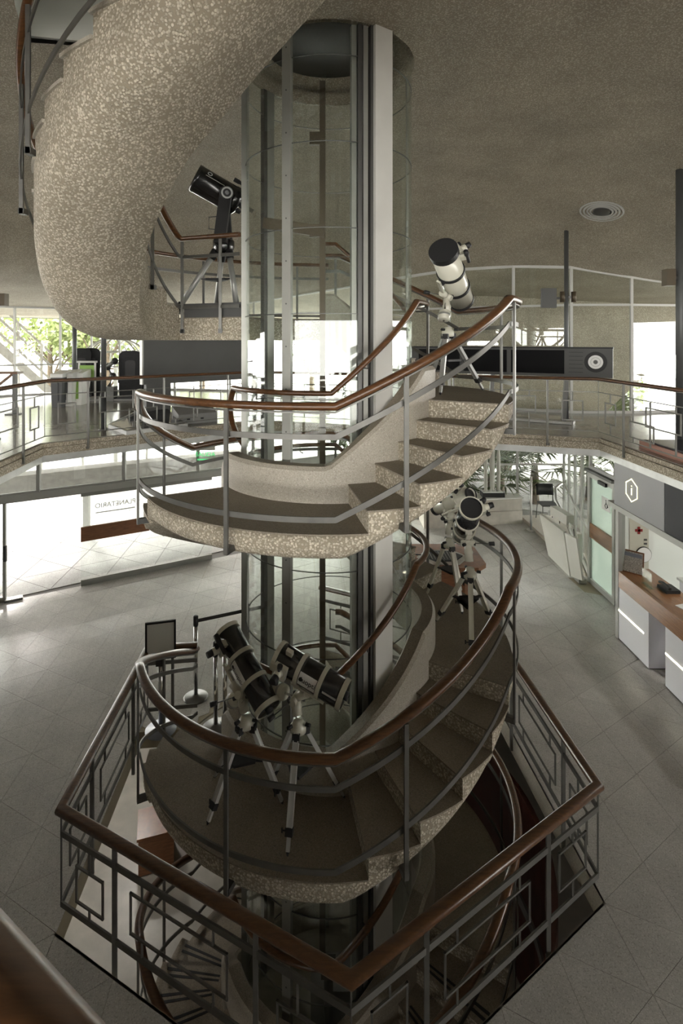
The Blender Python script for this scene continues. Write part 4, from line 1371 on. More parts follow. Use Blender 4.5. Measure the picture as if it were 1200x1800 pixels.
for dx, h, r, nm in ((-0.18, 1.25, 0.05, 'booster'), (0.18, 1.25, 0.05, 'booster'), (0.0, 1.45, 0.07, 'core_stage')):
    MB().lathe([(0, 0), (r * 1.2, 0), (r * .8, 0.08), (r, 0.12), (r, h * 0.8), (r * 0.6, h * 0.92), (0, h)], (cx.x + dx, 9.12, 0.87), ZUP, 16).build(nm, 'white_enamel', rk)

# black visitor chair against the glass
def chair():
    c = V((5.12, 8.05, 0))
    k = (963 - 577) / F
    d = 15.1
    c = V((k * d, d + CAMY, 0.10))
    o = thing('visitor_chair', 'black plastic chair on tube legs by the side windows', 'chair', tuple(c))
    zz = ZUP
    MB().prism([(c.x - 0.24, c.y - 0.22), (c.x + 0.24, c.y - 0.22), (c.x + 0.22, c.y + 0.22), (c.x - 0.22, c.y + 0.22)], 0.56, 0.59).build('seat', 'black_matt', o)
    mb = MB(); vs = []
    for y_, off in ((0.0, 0.0), (0.02, 0.0)):
        for i in range(7):
            t = (i - 3) / 3
            for z in (0.66, 0.96):
                vs.append(V((c.x + 0.24 * t, c.y + 0.24 + y_ - 0.04 * t * t + (z - .66) * .2, z + 0.10)))
    fs = [(2 * i, 2 * i + 2, 2 * i + 3, 2 * i + 1) for i in range(6)] + [(14 + 2 * i, 14 + 2 * i + 1, 14 + 2 * i + 3, 14 + 2 * i + 2) for i in range(6)]
    fs += [(0, 1, 15, 14), (12, 26, 27, 13)] + [(2 * i, 14 + 2 * i, 16 + 2 * i, 2 * i + 2) for i in range(6)] + [(2 * i + 1, 2 * i + 3, 17 + 2 * i, 15 + 2 * i) for i in range(6)]
    mb.add(vs, fs, True).build('backrest', 'black_matt', o)
    for sx in (-1, 1):
        MB().tube([c + V((0.23 * sx, -0.22, 0)), c + V((0.22 * sx, -0.18, 0.46))], 0.012, 8).build('leg', 'dark_steel', o)
        MB().tube([c + V((0.23 * sx, 0.28, 0)), c + V((0.22 * sx, 0.2, 0.46)), c + V((0.22 * sx, 0.27, 0.9))], 0.012, 8).build('leg', 'dark_steel', o)
    return c
ch_c = chair()

# folded stair lift platform (white) on the right
sl = thing('stair_lift', 'white folded wheelchair platform lift on a rail by the side windows', 'stair lift', (5.0, 6.0, 0))
def quad_slab(o, name, mat, P, th):
    P = [V(p) for p in P]
    n_ = (P[1] - P[0]).cross(P[3] - P[0]).normalized() * th
    MB().add(P + [p + n_ for p in P], [(0, 1, 2, 3), (7, 6, 5, 4), (0, 4, 5, 1), (1, 5, 6, 2), (2, 6, 7, 3), (3, 7, 4, 0)]).build(name, mat, o)
sl_ = 0
quad_slab(sl, 'platform', 'white_enamel', [at(948, 903, 12.3), at(963, 976, 12.3), at(1001, 1014, 11.2), at(990, 935, 11.2)], -0.06)
quad_slab(sl, 'ramp_flap', 'white_enamel', [at(992, 937, 11.15), at(1003, 1013, 11.15), at(1023, 1021, 10.75), at(1012, 947, 10.75)], -0.04)
q0, q1 = at(973, 897, 11.9), at(1002, 915, 11.2)
MB().bar(q0, q1, 0.16, 0.2).build('drive_housing', 'white_enamel', sl)
MB().tube([at(966, 905, 12.1), at(965, 898, 12.05), at(970, 894, 11.9)], 0.03, 8).build('grab_handle', 'paper_grey', sl)
MB().tube([at(1001, 920, 11.1), at(1010, 925, 11.0), at(1012, 950, 11.0)], 0.025, 8).build('grab_handle', 'white_enamel', sl)
MB().tube([at(987, 850, 12.6), at(976, 858, 12.5), at(976, 878, 12.4), at(988, 900, 12.2), at(993, 905, 11.9)], 0.035, 8).build('guide_rail', 'tripod_silver', sl)
pz = at(995, 900, 11.6)
MB().box((pz.x + 0.25, pz.y, 0.55), (0.10, 0.16, 0.9)).build('stand_post', 'white_enamel', sl)
MB().tube([at(1008, 930, 11.2), at(1011, 955, 11.2), at(1015, 968, 11.2)], 0.012, 6).build('cable', 'black_matt', sl)
MB().box((5.35, 5.32, 0.05), (0.16, 0.22, 0.10)).build('foot_plate', 'leg_grey', sl)
pp = at(933, 850, 14.6)
gp2 = thing('guard_post', 'slim grey steel post beside the visitor chair', 'post', (pp.x, pp.y, 0))
MB().cyl((pp.x, pp.y, 0), (pp.x, pp.y, 1.45), 0.03, n=14).build('shaft', 'tripod_silver', gp2)
MB().cyl((pp.x, pp.y, 0), (pp.x, pp.y, 0.03), 0.12, n=20).build('base', 'tripod_silver', gp2)

# glazed door to the side
dr = thing('door_1', 'frosted green glass door with a wooden push band by the information desk', 'door', (5.56, 4.35, 0), kind='structure')
dy0, dy1 = 4.30, 5.30
DX = 5.56
dz1 = EYE - (830 - 600) / F * 11.4
for y in (dy0, dy1):
    MB().box((DX, y, dz1 / 2), (0.10, 0.09, dz1)).build('jamb', 'frame_white', dr)
MB().box((DX, (dy0 + dy1) / 2, dz1 - 0.05), (0.12, dy1 - dy0 + 0.09, 0.12)).build('head', 'frame_white', dr)
MB().box((DX - 0.03, (dy0 + dy1) / 2, dz1 + 0.03), (0.16, dy1 - dy0 + 0.1, 0.05)).build('closer_cover', 'dark_steel', dr)
MB().box((DX - 0.08, dy0 + 0.35, dz1 - 0.10), (0.05, 0.3, 0.07)).build('closer', 'black_matt', dr)
MB().box((DX, (dy0 + dy1) / 2, (dz1 - 0.2) / 2 + 0.08), (0.012, dy1 - dy0 - 0.09, dz1 - 0.25)).build('pane', 'glass_frost', dr)
MB().box((DX - 0.02, (dy0 + dy1) / 2, 1.12), (0.05, dy1 - dy0 - 0.05, 0.30)).build('push_band', 'counter_wood', dr)
MB().box((DX, (dy0 + dy1) / 2, 0.05), (0.09, dy1 - dy0 + 0.09, 0.10)).build('kick_rail', 'frame_white', dr)
nt_ = MB().box((DX - 0.014, 4.64, 1.84), (0.003, 0.34, 0.26)).build('notice', 'paper_white', dr)
mb = MB()
cW = V((DX - 0.018, 4.62, 1.84))
ringp = [cW + V((0, 0.045 * math.cos(t), -0.03 + 0.045 * math.sin(t))) for t in [math.radians(20 * k - 200) for k in range(16)]]
mb.tube(ringp, 0.006, 6); mb.tube([cW + V((0, 0.01, 0.05)), cW + V((0, 0.0, 0.0)), cW + V((0, -0.045, 0.0)), cW + V((0, -0.06, -0.05))], 0.007, 6)
mb.cyl(cW + V((-0.002, 0.012, 0.075)), cW + V((0.002, 0.012, 0.075)), 0.016, n=12)
mb.build('wheelchair_symbol', 'black_matt', nt_)
# panes over and beside the door
bay((DX, dy1), (DX, dy0), dz1 + 0.06, zs, zs, [], label='small window above the frosted glass door')

# information desk along the right side
ic = V((4.95, 0, 0))
def desk_front(y0, y1, label):
    o = thing('desk_pedestal', label, 'counter', (5.2, y1, 0), 'desk pedestals')
    MB().prism([(4.97, y0), (4.97, y1), (5.5, y1), (5.5, y0 + 0.28), (5.30, y0)], 0.02, 0.90).build('body', 'counter_white', o)
    MB().prism([(5.0, y0 + .02), (5.0, y1), (5.5, y1), (5.5, y0 + 0.28), (5.30, y0 + .02)], 0.0, 0.02).build('toe_recess', 'black_matt', o)
    MB().box((4.967, (y0 + y1) / 2 + 0.06, 0.50), (0.008, (y1 - y0) * 0.86, 0.022)).build('light_strip', 'strip_light', o)
desk_front(2.22, 3.17, 'white desk pedestal with a lit strip, under the far end of the wooden counter')
desk_front(0.85, 1.80, 'white desk pedestal with a lit strip, cut by the right picture edge')
ct = thing('counter_top', 'long wooden reception counter with a deep wooden front band', 'counter', (5.2, 2.0, 0.9))
MB().box((5.0, 1.2, 1.03), (0.07, 3.96, 0.27)).build('front_band', 'counter_wood', ct)
MB().box((5.28, 1.2, 1.15), (0.52, 3.96, 0.03)).build('ledge', 'counter_wood', ct)
MB().box((5.85, 0.9, 0.82), (0.75, 3.0, 0.04)).build('work_surface', 'mezzanine_terrazzo', ct)
MB().box((5.85, 0.9, 0.40), (0.65, 2.9, 0.8)).build('cabinet', 'counter_white', ct)
# fascia with the information sign
def xpl(px, X=4.95): return F * X / (px - 577) + CAMY       # world y where plane X is seen in column px
ya, yb = xpl(1080), xpl(1168)
zA, zB = MEZ - 0.33, EYE - 2.80
inf = thing('information_sign', 'grey overhead panel with a glowing hexagon around the letter i', 'sign', (4.95, yb, zB))
MB().box((4.97, (ya + yb) / 2, (zA + zB) / 2), (0.06, ya - yb, zA - zB)).build('panel', 'panel_grey', inf)
hc = V((4.935, xpl(1111), EYE - (862 - 600) / F * (xpl(1111) - CAMY)))
hx = [hc + V((0, -0.185 * math.cos(math.radians(60 * k + 90)), 0.185 * math.sin(math.radians(60 * k + 90)))) for k in range(6)]
mb = MB()
for i in range(6):
    a, b = hx[i], hx[(i + 1) % 6]
    t = (b - a).normalized() * 0.006
    mb.bar(a - t, b + t, 0.008, 0.010, up=V((0, b.z - a.z, -(b.y - a.y))).normalized())
mb.build('hexagon_outline', 'icon_light', inf)
MB().box(hc + V((0, 0, -0.02)), (0.008, 0.013, 0.11)).build('letter_i', 'icon_light', inf)
MB().box(hc + V((0, 0, 0.07)), (0.008, 0.014, 0.014)).build('letter_dot', 'icon_light', inf)
blk = thing('screen_panel', 'black overhead panel beside the grey information sign', 'panel', (4.95, yb - 1.2, zB))
MB().box((4.97, yb - 1.9, (zA + zB) / 2), (0.06, 3.78, zA - zB)).build('panel', 'panel_black', blk)
hd = MB().box((5.0, (ya + yb) / 2 - 1.5, zB - 0.05), (0.14, ya - yb + 3.4, 0.09))
hd_o = thing('trim_7', 'pale metal head rail over the reception opening', 'trim', (5, yb, zB), kind='structure')
hd.build('head_rail', 'frame_white', hd_o)
MB().box((5.02, ya - 0.05, zB / 2), (0.12, 0.09, zB)).build('end_post', 'frame_white', hd_o)
MB().box((5.03, ya - 0.13, (zB - 0.1 + 1.17) / 2), (0.03, 0.03, zB - 0.1 - 1.17)).build('glass_edge', 'glass_clear', hd_o)
# inside the reception
tag(MB().prism([(8.4, -4.0), (8.6, -4.0), (8.6, 1.6), (8.4, 1.6)], 0, zs).build('wall_east', 'wall_white'), 'white back wall of the reception room', 'wall', kind='structure')
tag(MB().prism([(5.62, 4.2), (8.4, 4.2), (8.4, 4.3), (5.62, 4.3)], 0, zs).build('wall_north_east', 'wall_white'), 'white side wall of the reception room with first aid cabinet', 'wall', kind='structure')
bay((8.5, 4.2), (8.5, 2.9), 0, zs, zs, [0.9], label='reception window with greenery outside, nearer the white wall')
bay((8.5, 2.9), (8.5, 1.6), 0, zs, zs, [0.9], label='reception window with greenery outside, farther from the white wall')
# cabinet standing at the far end
fa = thing('first_aid_cabinet', 'tall cream cabinet with a red cross and a round mirror', 'cabinet', (5.6, 3.7, 0))
cy = 3.55
MB().box((5.63, cy + 0.25, 1.0), (0.44, 0.45, 2.0)).build('body', 'wall_white', fa)
dp = MB().box((5.59, cy + 0.015, 1.02), (0.34, 0.02, 1.9)).build('front', 'cream_enamel', fa)
mb = MB(); cc = V((5.58, cy, 1.70))
mb.box(cc, (0.13, 0.012, 0.045)); mb.box(cc, (0.045, 0.012, 0.13))
mb.build('red_cross', 'red_cross', dp)
MB().cyl((5.66, cy, 1.27), (5.66, cy - 0.03, 1.27), 0.13, n=28).build('round_mirror', 'paper_white', fa)
MB().cyl((5.66, cy, 1.27), (5.66, cy - 0.02, 1.27), 0.14, n=28).build('mirror_rim', 'black_matt', fa)
for z in (1.46, 1.53): MB().box((5.70, cy - 0.0, z), (0.05, 0.015, 0.03)).build('lock', 'dark_steel', fa)
tbk = thing('white_worktop', 'white worktop inside the reception below the first aid cabinet', 'worktop', (6.4, 2.9, 0))
MB().box((6.55, 2.95, 0.95), (0.9, 0.7, 0.04)).build('top', 'wall_white', tbk)
MB().box((6.55, 3.0, 0.47), (0.8, 0.6, 0.92)).build('body', 'counter_white', tbk)
# things on the counter
ps_ = thing('framed_poster', 'small framed colour poster leaning on the counter end', 'poster', (5.2, 2.9, 1.165))
pc_ = V((5.14, 2.99, 1.165))
ux = V((0.72, -0.70, 0)).normalized(); nn = V((-0.70, -0.72, 0.10)).normalized(); uz = nn.cross(ux).normalized()
if uz.z < 0: uz = -uz
MB().frame(pc_ + uz * 0.19, ux, nn, uz, 0.36, 0.015, 0.38).build('frame', 'board_wood', ps_)
MB().frame(pc_ + uz * 0.19 + nn * 0.006, ux, nn, uz, 0.32, 0.012, 0.34).build('print', 'poster_print', ps_)
MB().frame(pc_ + uz * 0.31 + nn * 0.008, ux, nn, uz, 0.30, 0.012, 0.06).build('title_band', 'blue_grey', ps_)
ph = thing('desk_phone', 'black desk telephone behind the paper holder', 'telephone', (5.5, 1.9, 1.165))
phc = V((5.36, 2.36, 1.165))
MB().prism([(phc.x - 0.10, phc.y - 0.12), (phc.x + 0.12, phc.y - 0.12), (phc.x + 0.12, phc.y + 0.12), (phc.x - 0.10, phc.y + 0.12)], 1.165, 1.215).build('body', 'black_matt', ph)
MB().sweep([phc + V((-0.05, 0.13, 0.08)), phc + V((-0.05, 0.06, 0.10)), phc + V((-0.05, -0.06, 0.10)), phc + V((-0.05, -0.13, 0.08))], oval(0.05, 0.04)).build('handset', 'black_matt', ph)
pr_ = thing('paper_holder', 'clear upright sheet holder on the counter before the telephone', 'sign holder', (5.15, 2.15, 1.165))
MB().box((5.12, 2.52, 1.29), (0.008, 0.26, 0.24)).build('sheet', 'glass_sign', pr_)
MB().box((5.13, 2.52, 1.17), (0.08, 0.26, 0.01)).build('foot', 'glass_sign', pr_)
pa = MB().box((5.30, 1.75, 1.172), (0.21, 0.3, 0.012), 0.3)
tag(pa.build('paper_stack', 'paper_white'), 'white papers lying on the counter at the right edge', 'paper')
oc = thing('office_chair', 'black office chair behind the reception counter', 'chair', (6.9, 2.0, 0))
MB().prism([(6.65, 1.75), (7.15, 1.75), (7.15, 2.25), (6.65, 2.25)], 0.48, 0.55).build('seat', 'black_leather', oc)
MB().frame(V((6.7, 2.28, 0.9)), V((1, 0, 0)), V((0, 1, 0.15)).normalized(), V((0, -0.15, 1)).normalized(), 0.5, 0.07, 0.55).build('backrest', 'black_leather', oc)
MB().cyl((6.9, 2, 0.06), (6.9, 2, 0.48), 0.03).build('stem', 'chrome', oc)
for k in range(5):
    t = math.radians(72 * k)
    MB().bar(V((6.9, 2, 0.07)), V((6.9 + 0.3 * math.cos(t), 2 + 0.3 * math.sin(t), 0.04)), 0.04, 0.03).build('leg', 'chrome', oc)

# entrance doors on the left: sliding leaves with a wooden band, low bottom rails
def on_line(px, z, out=0.0):
    p = gpt(px) + V((-GLD.y, GLD.x, 0)) * out
    return V((p.x, p.y, z))
def leaf(n_, px0, px1, label, band, out):
    d = thing('door_%d' % n_, label, 'door', tuple(on_line(px0, 0, out)), kind='structure')
    a, b = on_line(px0, 0, out), on_line(px1, 0, out)
    MB().bar(a + V((0, 0, 0.06)), b + V((0, 0, 0.06)), 0.05, 0.12).build('bottom_rail', 'aluminium', d)
    MB().bar(a + V((0, 0, zt / 2)), b + V((0, 0, zt / 2)), 0.012, zt - 0.35).build('pane', 'glass_clear', d)
    MB().bar(a + V((0, 0, zt - 0.15)), b + V((0, 0, zt - 0.15)), 0.05, 0.08).build('top_rail', 'aluminium', d)
    if band:
        MB().bar(a + V((0, 0, 1.07)), lerp(a, b, band) + V((0, 0, 1.07)), 0.05, 0.30).build('push_band', 'board_wood', d)
    return d
d2 = leaf(2, 142, 262, 'glass entrance door with a brown wooden push band', 1.0, 0.0)
d3 = leaf(3, 262, 372, 'glass entrance door with a low metal rail, partly behind the stair', 0, 0.0)
nrm_ = V((GLD.y, -GLD.x, 0))
c2 = on_line(203, 1.62, -0.012)
text('lettering', 'PLANETARIO', 0.14, 'paper_grey', c2, -GLD, ZUP, d2, 0.001)
MB().frame(c2 + V((0, 0, -0.14)), GLD, nrm_, ZUP, 0.8, 0.003, 0.02).build('text_rule', 'paper_grey', d2)
d4 = thing('door_4', 'open glass door leaf edge at the left picture rim', 'door', tuple(on_line(8, 0)), kind='structure')
q = on_line(8, 0)
MB().bar(q, q + V((0, 0, zt - 0.1)), 0.05, 0.05).build('stile', 'aluminium', d4)
MB().box(q + V((0.03, -0.03, 0.95)), (0.05, 0.05, 0.3)).build('lock', 'black_matt', d4)
q2 = q + V((-0.9, -0.4, 0))
MB().bar(q + V((0, 0, 0.05)), q2 + V((0, 0, 0.05)), 0.05, 0.1).build('bottom_rail', 'aluminium', d4)
MB().bar(q + V((0, 0, zt / 2)), q2 + V((0, 0, zt / 2)), 0.012, zt - 0.3).build('pane', 'glass_clear', d4)
MB().bar(on_line(8, 0.02), on_line(40, 0.02), 0.14, 0.04).build('floor_plate', 'aluminium', d4)
# exit sign
es = thing('exit_sign', 'green SALIDA exit sign hanging behind the stair railing', 'sign', tuple(at(361, 800, 12.2)))
c = at(361, 801, 12.2)
MB().frame(c, V((1, 0, 0)), V((0, 1, 0)), ZUP, 0.44, 0.012, 0.26).build('plate', 'glass_sign', es)
MB().frame(c + V((0, 0, 0.19)), V((1, 0, 0)), V((0, 1, 0)), ZUP, 0.44, 0.08, 0.12).build('housing', 'white_enamel', es)
MB().cyl(c + V((0, 0, 0.2)), V((c.x, c.y, MEZ - 0.28)), 0.012).build('hanger', 'white_enamel', es)
text('lettering', 'SALIDA', 0.135, 'exit_green', c + V((0, -0.012, 0.03)), (1, 0, 0), (0, 0, 1), es, 0.002)
MB().frame(c + V((0, -0.01, -0.085)), V((1, 0, 0)), V((0, 1, 0)), ZUP, 0.36, 0.006, 0.03).build('underline', 'exit_green', es)

# ================================================================== basement
mb = MB().ring(frange(30, 150, 4), lambda a: [(2.36, BAS), (2.42, BAS), (2.42, -0.4), (2.36, -0.4)])
rw = thing('wall_curved', 'curved dark red wall beside the basement stair', 'wall', (2.3, 0, BAS), kind='structure')
mb.build('panel', 'red_wall', rw)
MB().ring(frange(30, 150, 4), lambda a: [(2.33, BAS + 1.0), (2.36, BAS + 1.0), (2.36, BAS + 1.12), (2.33, BAS + 1.12)]).build('strip', 'box_grey', rw)
bx = thing('wooden_box', 'brown wooden box standing on the basement floor', 'box', (-2.55, 2.0, BAS))
MB().box((-2.6, 2.0, BAS + 0.28), (0.5, 0.5, 0.52), 0.3).build('body', 'board_wood', bx)
MB().box((-2.6, 2.0, BAS + 0.56), (0.54, 0.54, 0.04), 0.3).build('lid', 'board_wood', bx)
MB().box((-2.6, 2.0, BAS + 0.01), (0.44, 0.44, 0.02), 0.3).build('plinth', 'black_matt', bx)
for (x, y, lab) in ((-4.2, 0.6, 'round basement ceiling lamp west of the stair'), (-3.4, 3.6, 'round basement ceiling lamp near the wooden box'), (3.7, -3.4, 'round basement ceiling lamp south east of the stair'), (-1.2, -4.2, 'round basement ceiling lamp south of the stair'), (6.6, 1.6, 'round ceiling lamp inside the reception')):  # lamps added out of view to brighten the basement and the reception
    Z_ = zs if x > 5 else -0.22
    lo = thing('added_fill_lamp', lab, 'lamp', (x, y, Z_ - 0.04))
    MB().lathe([(0, 0), (0.16, 0), (0.16, -0.05), (0.14, -0.06), (0, -0.06)], (x, y, Z_), ZUP, 24).build('housing', 'white_enamel', lo)
    MB().lathe([(0.0, -0.005), (0.13, -0.005), (0.13, 0.0), (0, 0)], (x, y, Z_ - 0.065), ZUP, 24).build('diffuser', 'strip_light', lo)
    ld = bpy.data.lights.new('fill_light', 'AREA'); ld.shape = 'DISK'; ld.size = 0.25; ld.energy = 9 if x > 5 else 8; ld.color = (1, 0.95, 0.88)
    l = bpy.data.objects.new('fill_light', ld); C.objects.link(l); l.location = (x, y, Z_ - 0.08)
    l.parent = lo; l.matrix_parent_inverse = parent_inv(lo)

# ================================================================== mezzanine furnishings
# long display board on the far right
Rr, Ll = at(1077, 611, 10.6), at(724, 611, 12.9)
dirp = (Ll - Rr); dirp.z = 0; LP = dirp.length; dirp.normalize()
nf = V((dirp.y, -dirp.x, 0))
if nf.y > 0: nf = -nf
dz_t, dz_b = EYE - 0.12, EYE - 0.72
bd = thing('display_board', 'long dark display board with screens and a planet disc on the mezzanine', 'display board', (Rr.x, Rr.y, MEZ))
def bp(s_, z, out=0.0): return V((Rr.x, Rr.y, z)) + dirp * s_ + nf * out
MB().frame(bp(LP / 2, (dz_t + dz_b) / 2), dirp, nf, ZUP, LP, 0.10, dz_t - dz_b).build('case', 'board_grey', bd)
MB().frame(bp(LP / 2, dz_t - 0.01, 0.03), dirp, nf, ZUP, LP + 0.02, 0.12, 0.03).build('top_edge', 'black_matt', bd)
edges = [0.83, 1.98, 3.02, 4.1]
for s0_, s1_ in zip(edges, edges[1:]):
    MB().frame(bp((s0_ + s1_) / 2, (dz_t + dz_b) / 2, 0.052), dirp, nf, ZUP, s1_ - s0_ - 0.09, 0.012, dz_t - dz_b - 0.12).build('screen', 'screen_black', bd)
cd = bp(0.30, (dz_t + dz_b) / 2 + 0.01, 0.052)
MB().cyl(cd, cd + nf * 0.008, 0.205, n=40).build('planet_ring', 'black_matt', bd)
dk = MB().cyl(cd, cd + nf * 0.014, 0.135, n=36).build('planet_disc', 'paper_white', bd)
MB().lathe([(0.085, 0), (0.089, 0), (0.089, 0.004), (0.085, 0.004)], cd + nf * 0.013, nf, 30, False).build('orbit_line', 'dark_steel', dk)
MB().cyl(cd + nf * 0.012, cd + nf * 0.018, 0.04, n=20).build('planet_core', 'dark_steel', dk)
for k in range(6):
    MB().frame(bp(0.66, dz_t - 0.10 - k * 0.08, 0.052), dirp, nf, ZUP, 0.26, 0.004, 0.008).build('caption_line', 'black_matt', bd)
for s_ in (0.9, 2.4, 3.9):
    MB().bar(bp(s_, MEZ), bp(s_ - 0.06, dz_b + 0.05), 0.08, 0.06).build('leg', 'dark_steel', bd)
MB().frame(bp(2.5, MEZ + 0.03), dirp, nf, ZUP, 3.6, 0.3, 0.05).build('foot_bar', 'frame_white', bd)
# grey board on the left, seen from behind
g0, g1 = at(249, 640, 11.4), at(470, 640, 13.6)
gb = thing('exhibit_board', 'plain dark grey back of an exhibit board below the upper landing', 'board', (g0.x, g0.y, MEZ))
dg = V((g1.x - g0.x, g1.y - g0.y, 0)); LG = dg.length; dg.normalize(); ng = V((dg.y, -dg.x, 0))
def gq(s_, z): return V((g0.x, g0.y, z)) + dg * s_
MB().frame(gq(LG / 2, EYE - 0.40), dg, ng, ZUP, LG, 0.10, 1.02).build('panel', 'board_grey', gb)
MB().frame(gq(0.0, EYE - 0.40), dg, ng, ZUP, 0.03, 0.12, 1.02).build('edge_strip', 'frame_white', gb)
for s_ in (0.35, LG - 0.4):
    MB().frame(gq(s_, (MEZ + EYE - 0.9) / 2), dg, ng, ZUP, 0.55 if s_ < 1 else 0.1, 0.12, EYE - 0.9 - MEZ).build('leg', 'board_grey', gb)
# dark faceted exhibit and grey box on the floor
fx = thing('floor_exhibit', 'low dark glossy faceted exhibit on the mezzanine floor', 'exhibit', tuple(on(250, 752, MEZ)))
P = [on(190, 752, MEZ), on(222, 765, MEZ), on(330, 751, MEZ), on(318, 722, MEZ), on(240, 727, MEZ)]
MB().prism([(p.x, p.y) for p in P], MEZ, MEZ + 0.07).build('plinth', 'paper_grey', fx)
cP = sum(P, V((0, 0, 0))) / 5
mb = MB()
Q = [lerp(cP, p, 0.93) + V((0, 0, 0.07)) for p in P]
apx = lerp(cP, P[3], 0.4) + V((0, 0, 0.26))
mb.add(Q + [apx], [(0, 1, 5), (1, 2, 5), (2, 3, 5), (3, 4, 5), (4, 0, 5), (4, 3, 2, 1, 0)])
mb.build('faceted_top', 'slate_gloss', fx)
gx = thing('slanted_box', 'grey box with a slanted lid on the mezzanine floor', 'box', tuple(on(348, 746, MEZ)))
a, b = on(314, 747, MEZ), on(382, 741, MEZ)
t = (b - a).normalized(); nn = V((-t.y, t.x, 0)) * 0.42
pts = [a, b, b + nn, a + nn]
MB().add([p for p in pts] + [pts[0] + V((0, 0, 0.20)), pts[1] + V((0, 0, 0.20)), pts[2] + V((0, 0, 0.33)), pts[3] + V((0, 0, 0.33))],
         [(3, 2, 1, 0), (4, 5, 6, 7), (0, 1, 5, 4), (1, 2, 6, 5), (2, 3, 7, 6), (3, 0, 4, 7)]).build('body', 'box_grey', gx)
for s_ in (0.25, 0.6): MB().frame(lerp(a, b, s_) + V((0, -0.012, 0.1)), t, V((-t.y, t.x, 0)), ZUP, 0.06, 0.01, 0.03).build('slot', 'black_matt', gx)
# recycling bins
def bin_(px, py, w, label, body, lid, strip):
    b = on(px, py, MEZ)
    o = thing('recycling_bin', label, 'bin', tuple(b), 'recycling bins')
    h = 0.92; dpt = 0.5
    vs = []
    for z, k in ((0, 0.78), (h * 0.82, 1.0)):
        for sx, sy in ((-1, 0), (1, 0), (1, 1), (-1, 1)):
            vs.append(b + V((sx * w / 2 * k, sy * dpt * k, z)))
    MB().add(vs, [(3, 2, 1, 0), (4, 5, 6, 7), (0, 1, 5, 4), (1, 2, 6, 5), (2, 3, 7, 6), (3, 0, 4, 7)]).build('body', body, o)
    vs = [b + V((sx * w / 2 * 1.04, sy * dpt * 1.02 - 0.01, z)) for z in (h * 0.82, h * 0.92) for sx, sy in ((-1, 0), (1, 0), (1, 1), (-1, 1))]
    vs[6] += V((0, 0, 0.08)); vs[7] += V((0, 0, 0.08))
    MB().add(vs, [(3, 2, 1, 0), (4, 5, 6, 7), (0, 1, 5, 4), (1, 2, 6, 5), (2, 3, 7, 6), (3, 0, 4, 7)]).build('lid', lid, o)
    MB().box(b + V((0.0, -0.012, h * 0.45)), (0.09, 0.012, 0.5)).build('label_strip', strip, o)
bin_(99, 716, 0.30, 'dark bodied recycling bin, leftmost of the three', 'bin_charcoal', 'bin_white', 'bin_charcoal')
bin_(116, 714, 0.34, 'white recycling bin with a dark strip, middle of the three', 'bin_white', 'bin_white', 'bin_charcoal')
bin_(135, 712, 0.30, 'white recycling bin with a green strip, rightmost of the three', 'bin_white', 'bin_white', 'bin_green')
# black armchairs
def armchair(px, py, w, h, rz, label):
    b = on(px, py, MEZ)
    o = thing('theatre_seat', label, 'armchair', tuple(b), 'black padded seats')
    M = Matrix.Rotation(rz, 3, 'Z')
    def T(x, y, z): return b + M @ V((x, y, z))
    # rounded high back: outline in x-z, extruded in y
    out = []
    for k in range(17):
        t = math.radians(180 - 180 * k / 16)
        out.append((w / 2 * math.copysign(abs(math.cos(t)) ** 0.6, math.cos(t)), h - w * 0.35 + w * 0.35 * math.sin(t) ** 0.8))
    out = [(-w / 2 * 0.92, 0.12)] + out + [(w / 2 * 0.92, 0.12)]
    n_ = len(out)
    mb = MB()
    vs = [T(x, 0.0 - (z * 0.0), z) for x, z in out] + [T(x * 0.94, -0.16 - 0.0, z * 0.985) for x, z in out]
    fs = [tuple(range(n_)), tuple(range(n_, 2 * n_))[::-1]] + [(i, n_ + i, n_ + (i + 1) % n_, (i + 1) % n_) for i in range(n_)]
    mb.add(vs, fs)
    bk = mb.build('backrest', 'black_leather', o)
    mb = MB(); ins = [(x * 0.45, 0.42 * h + (z - 0.12) * 0.42) for x, z in out]
    mb.add([T(x, 0.012, z) for x, z in ins] + [T(x, 0.0, z) for x, z in ins], fs)
    mb.build('back_inset', 'black_matt', bk)
    MB().frame(T(0, -0.42, 0.38), M @ V((1, 0, 0)), M @ V((0, 1, 0)), ZUP, w * 0.9, 0.6, 0.18).build('seat', 'black_leather', o)
    for s_ in (-1, 1):
        MB().frame(T(s_ * w * 0.5, -0.38, 0.56), M @ V((1, 0, 0)), M @ V((0, 1, 0)), ZUP, 0.11, 0.6, 0.14).build('armrest', 'black_leather', o)
        MB().frame(T(s_ * w * 0.5, -0.38, 0.27), M @ V((1, 0, 0)), M @ V((0, 1, 0)), ZUP, 0.07, 0.5, 0.5).build('side_panel', 'black_matt', o)
    MB().frame(T(0, -0.3, 0.06), M @ V((1, 0, 0)), M @ V((0, 1, 0)), ZUP, w, 0.8, 0.12).build('base', 'black_matt', o)
armchair(229, 704, 0.66, 1.42, math.pi, 'black padded seat turned away, standing alone beside the grey board')
armchair(143, 701, 0.52, 1.48, math.radians(195), 'black padded seat with high back, left one of the pair')
armchair(160, 699, 0.52, 1.48, math.radians(195), 'black padded seat with high back, right one of the pair')
pf = thing('seat_platform', 'low dark platform under the black padded seats', 'platform', tuple(on(190, 702, MEZ)))
mb = MB()
mb.box(on(190, 702, MEZ) + V((0, 0.5, -0.0)) + V((0, 0, 0.0)), (0.01, 0.01, 0.01))
bpos = on(196, 706, MEZ)
MB().box(bpos + V((0, 0.9, 0.03)), (2.4, 1.5, 0.05)).build('deck', 'box_grey', pf)
rob = thing('display_case', 'white framed stand with a green picture by the paired seats', 'stand', tuple(on(153, 708, MEZ)))
c = on(153, 708, MEZ)
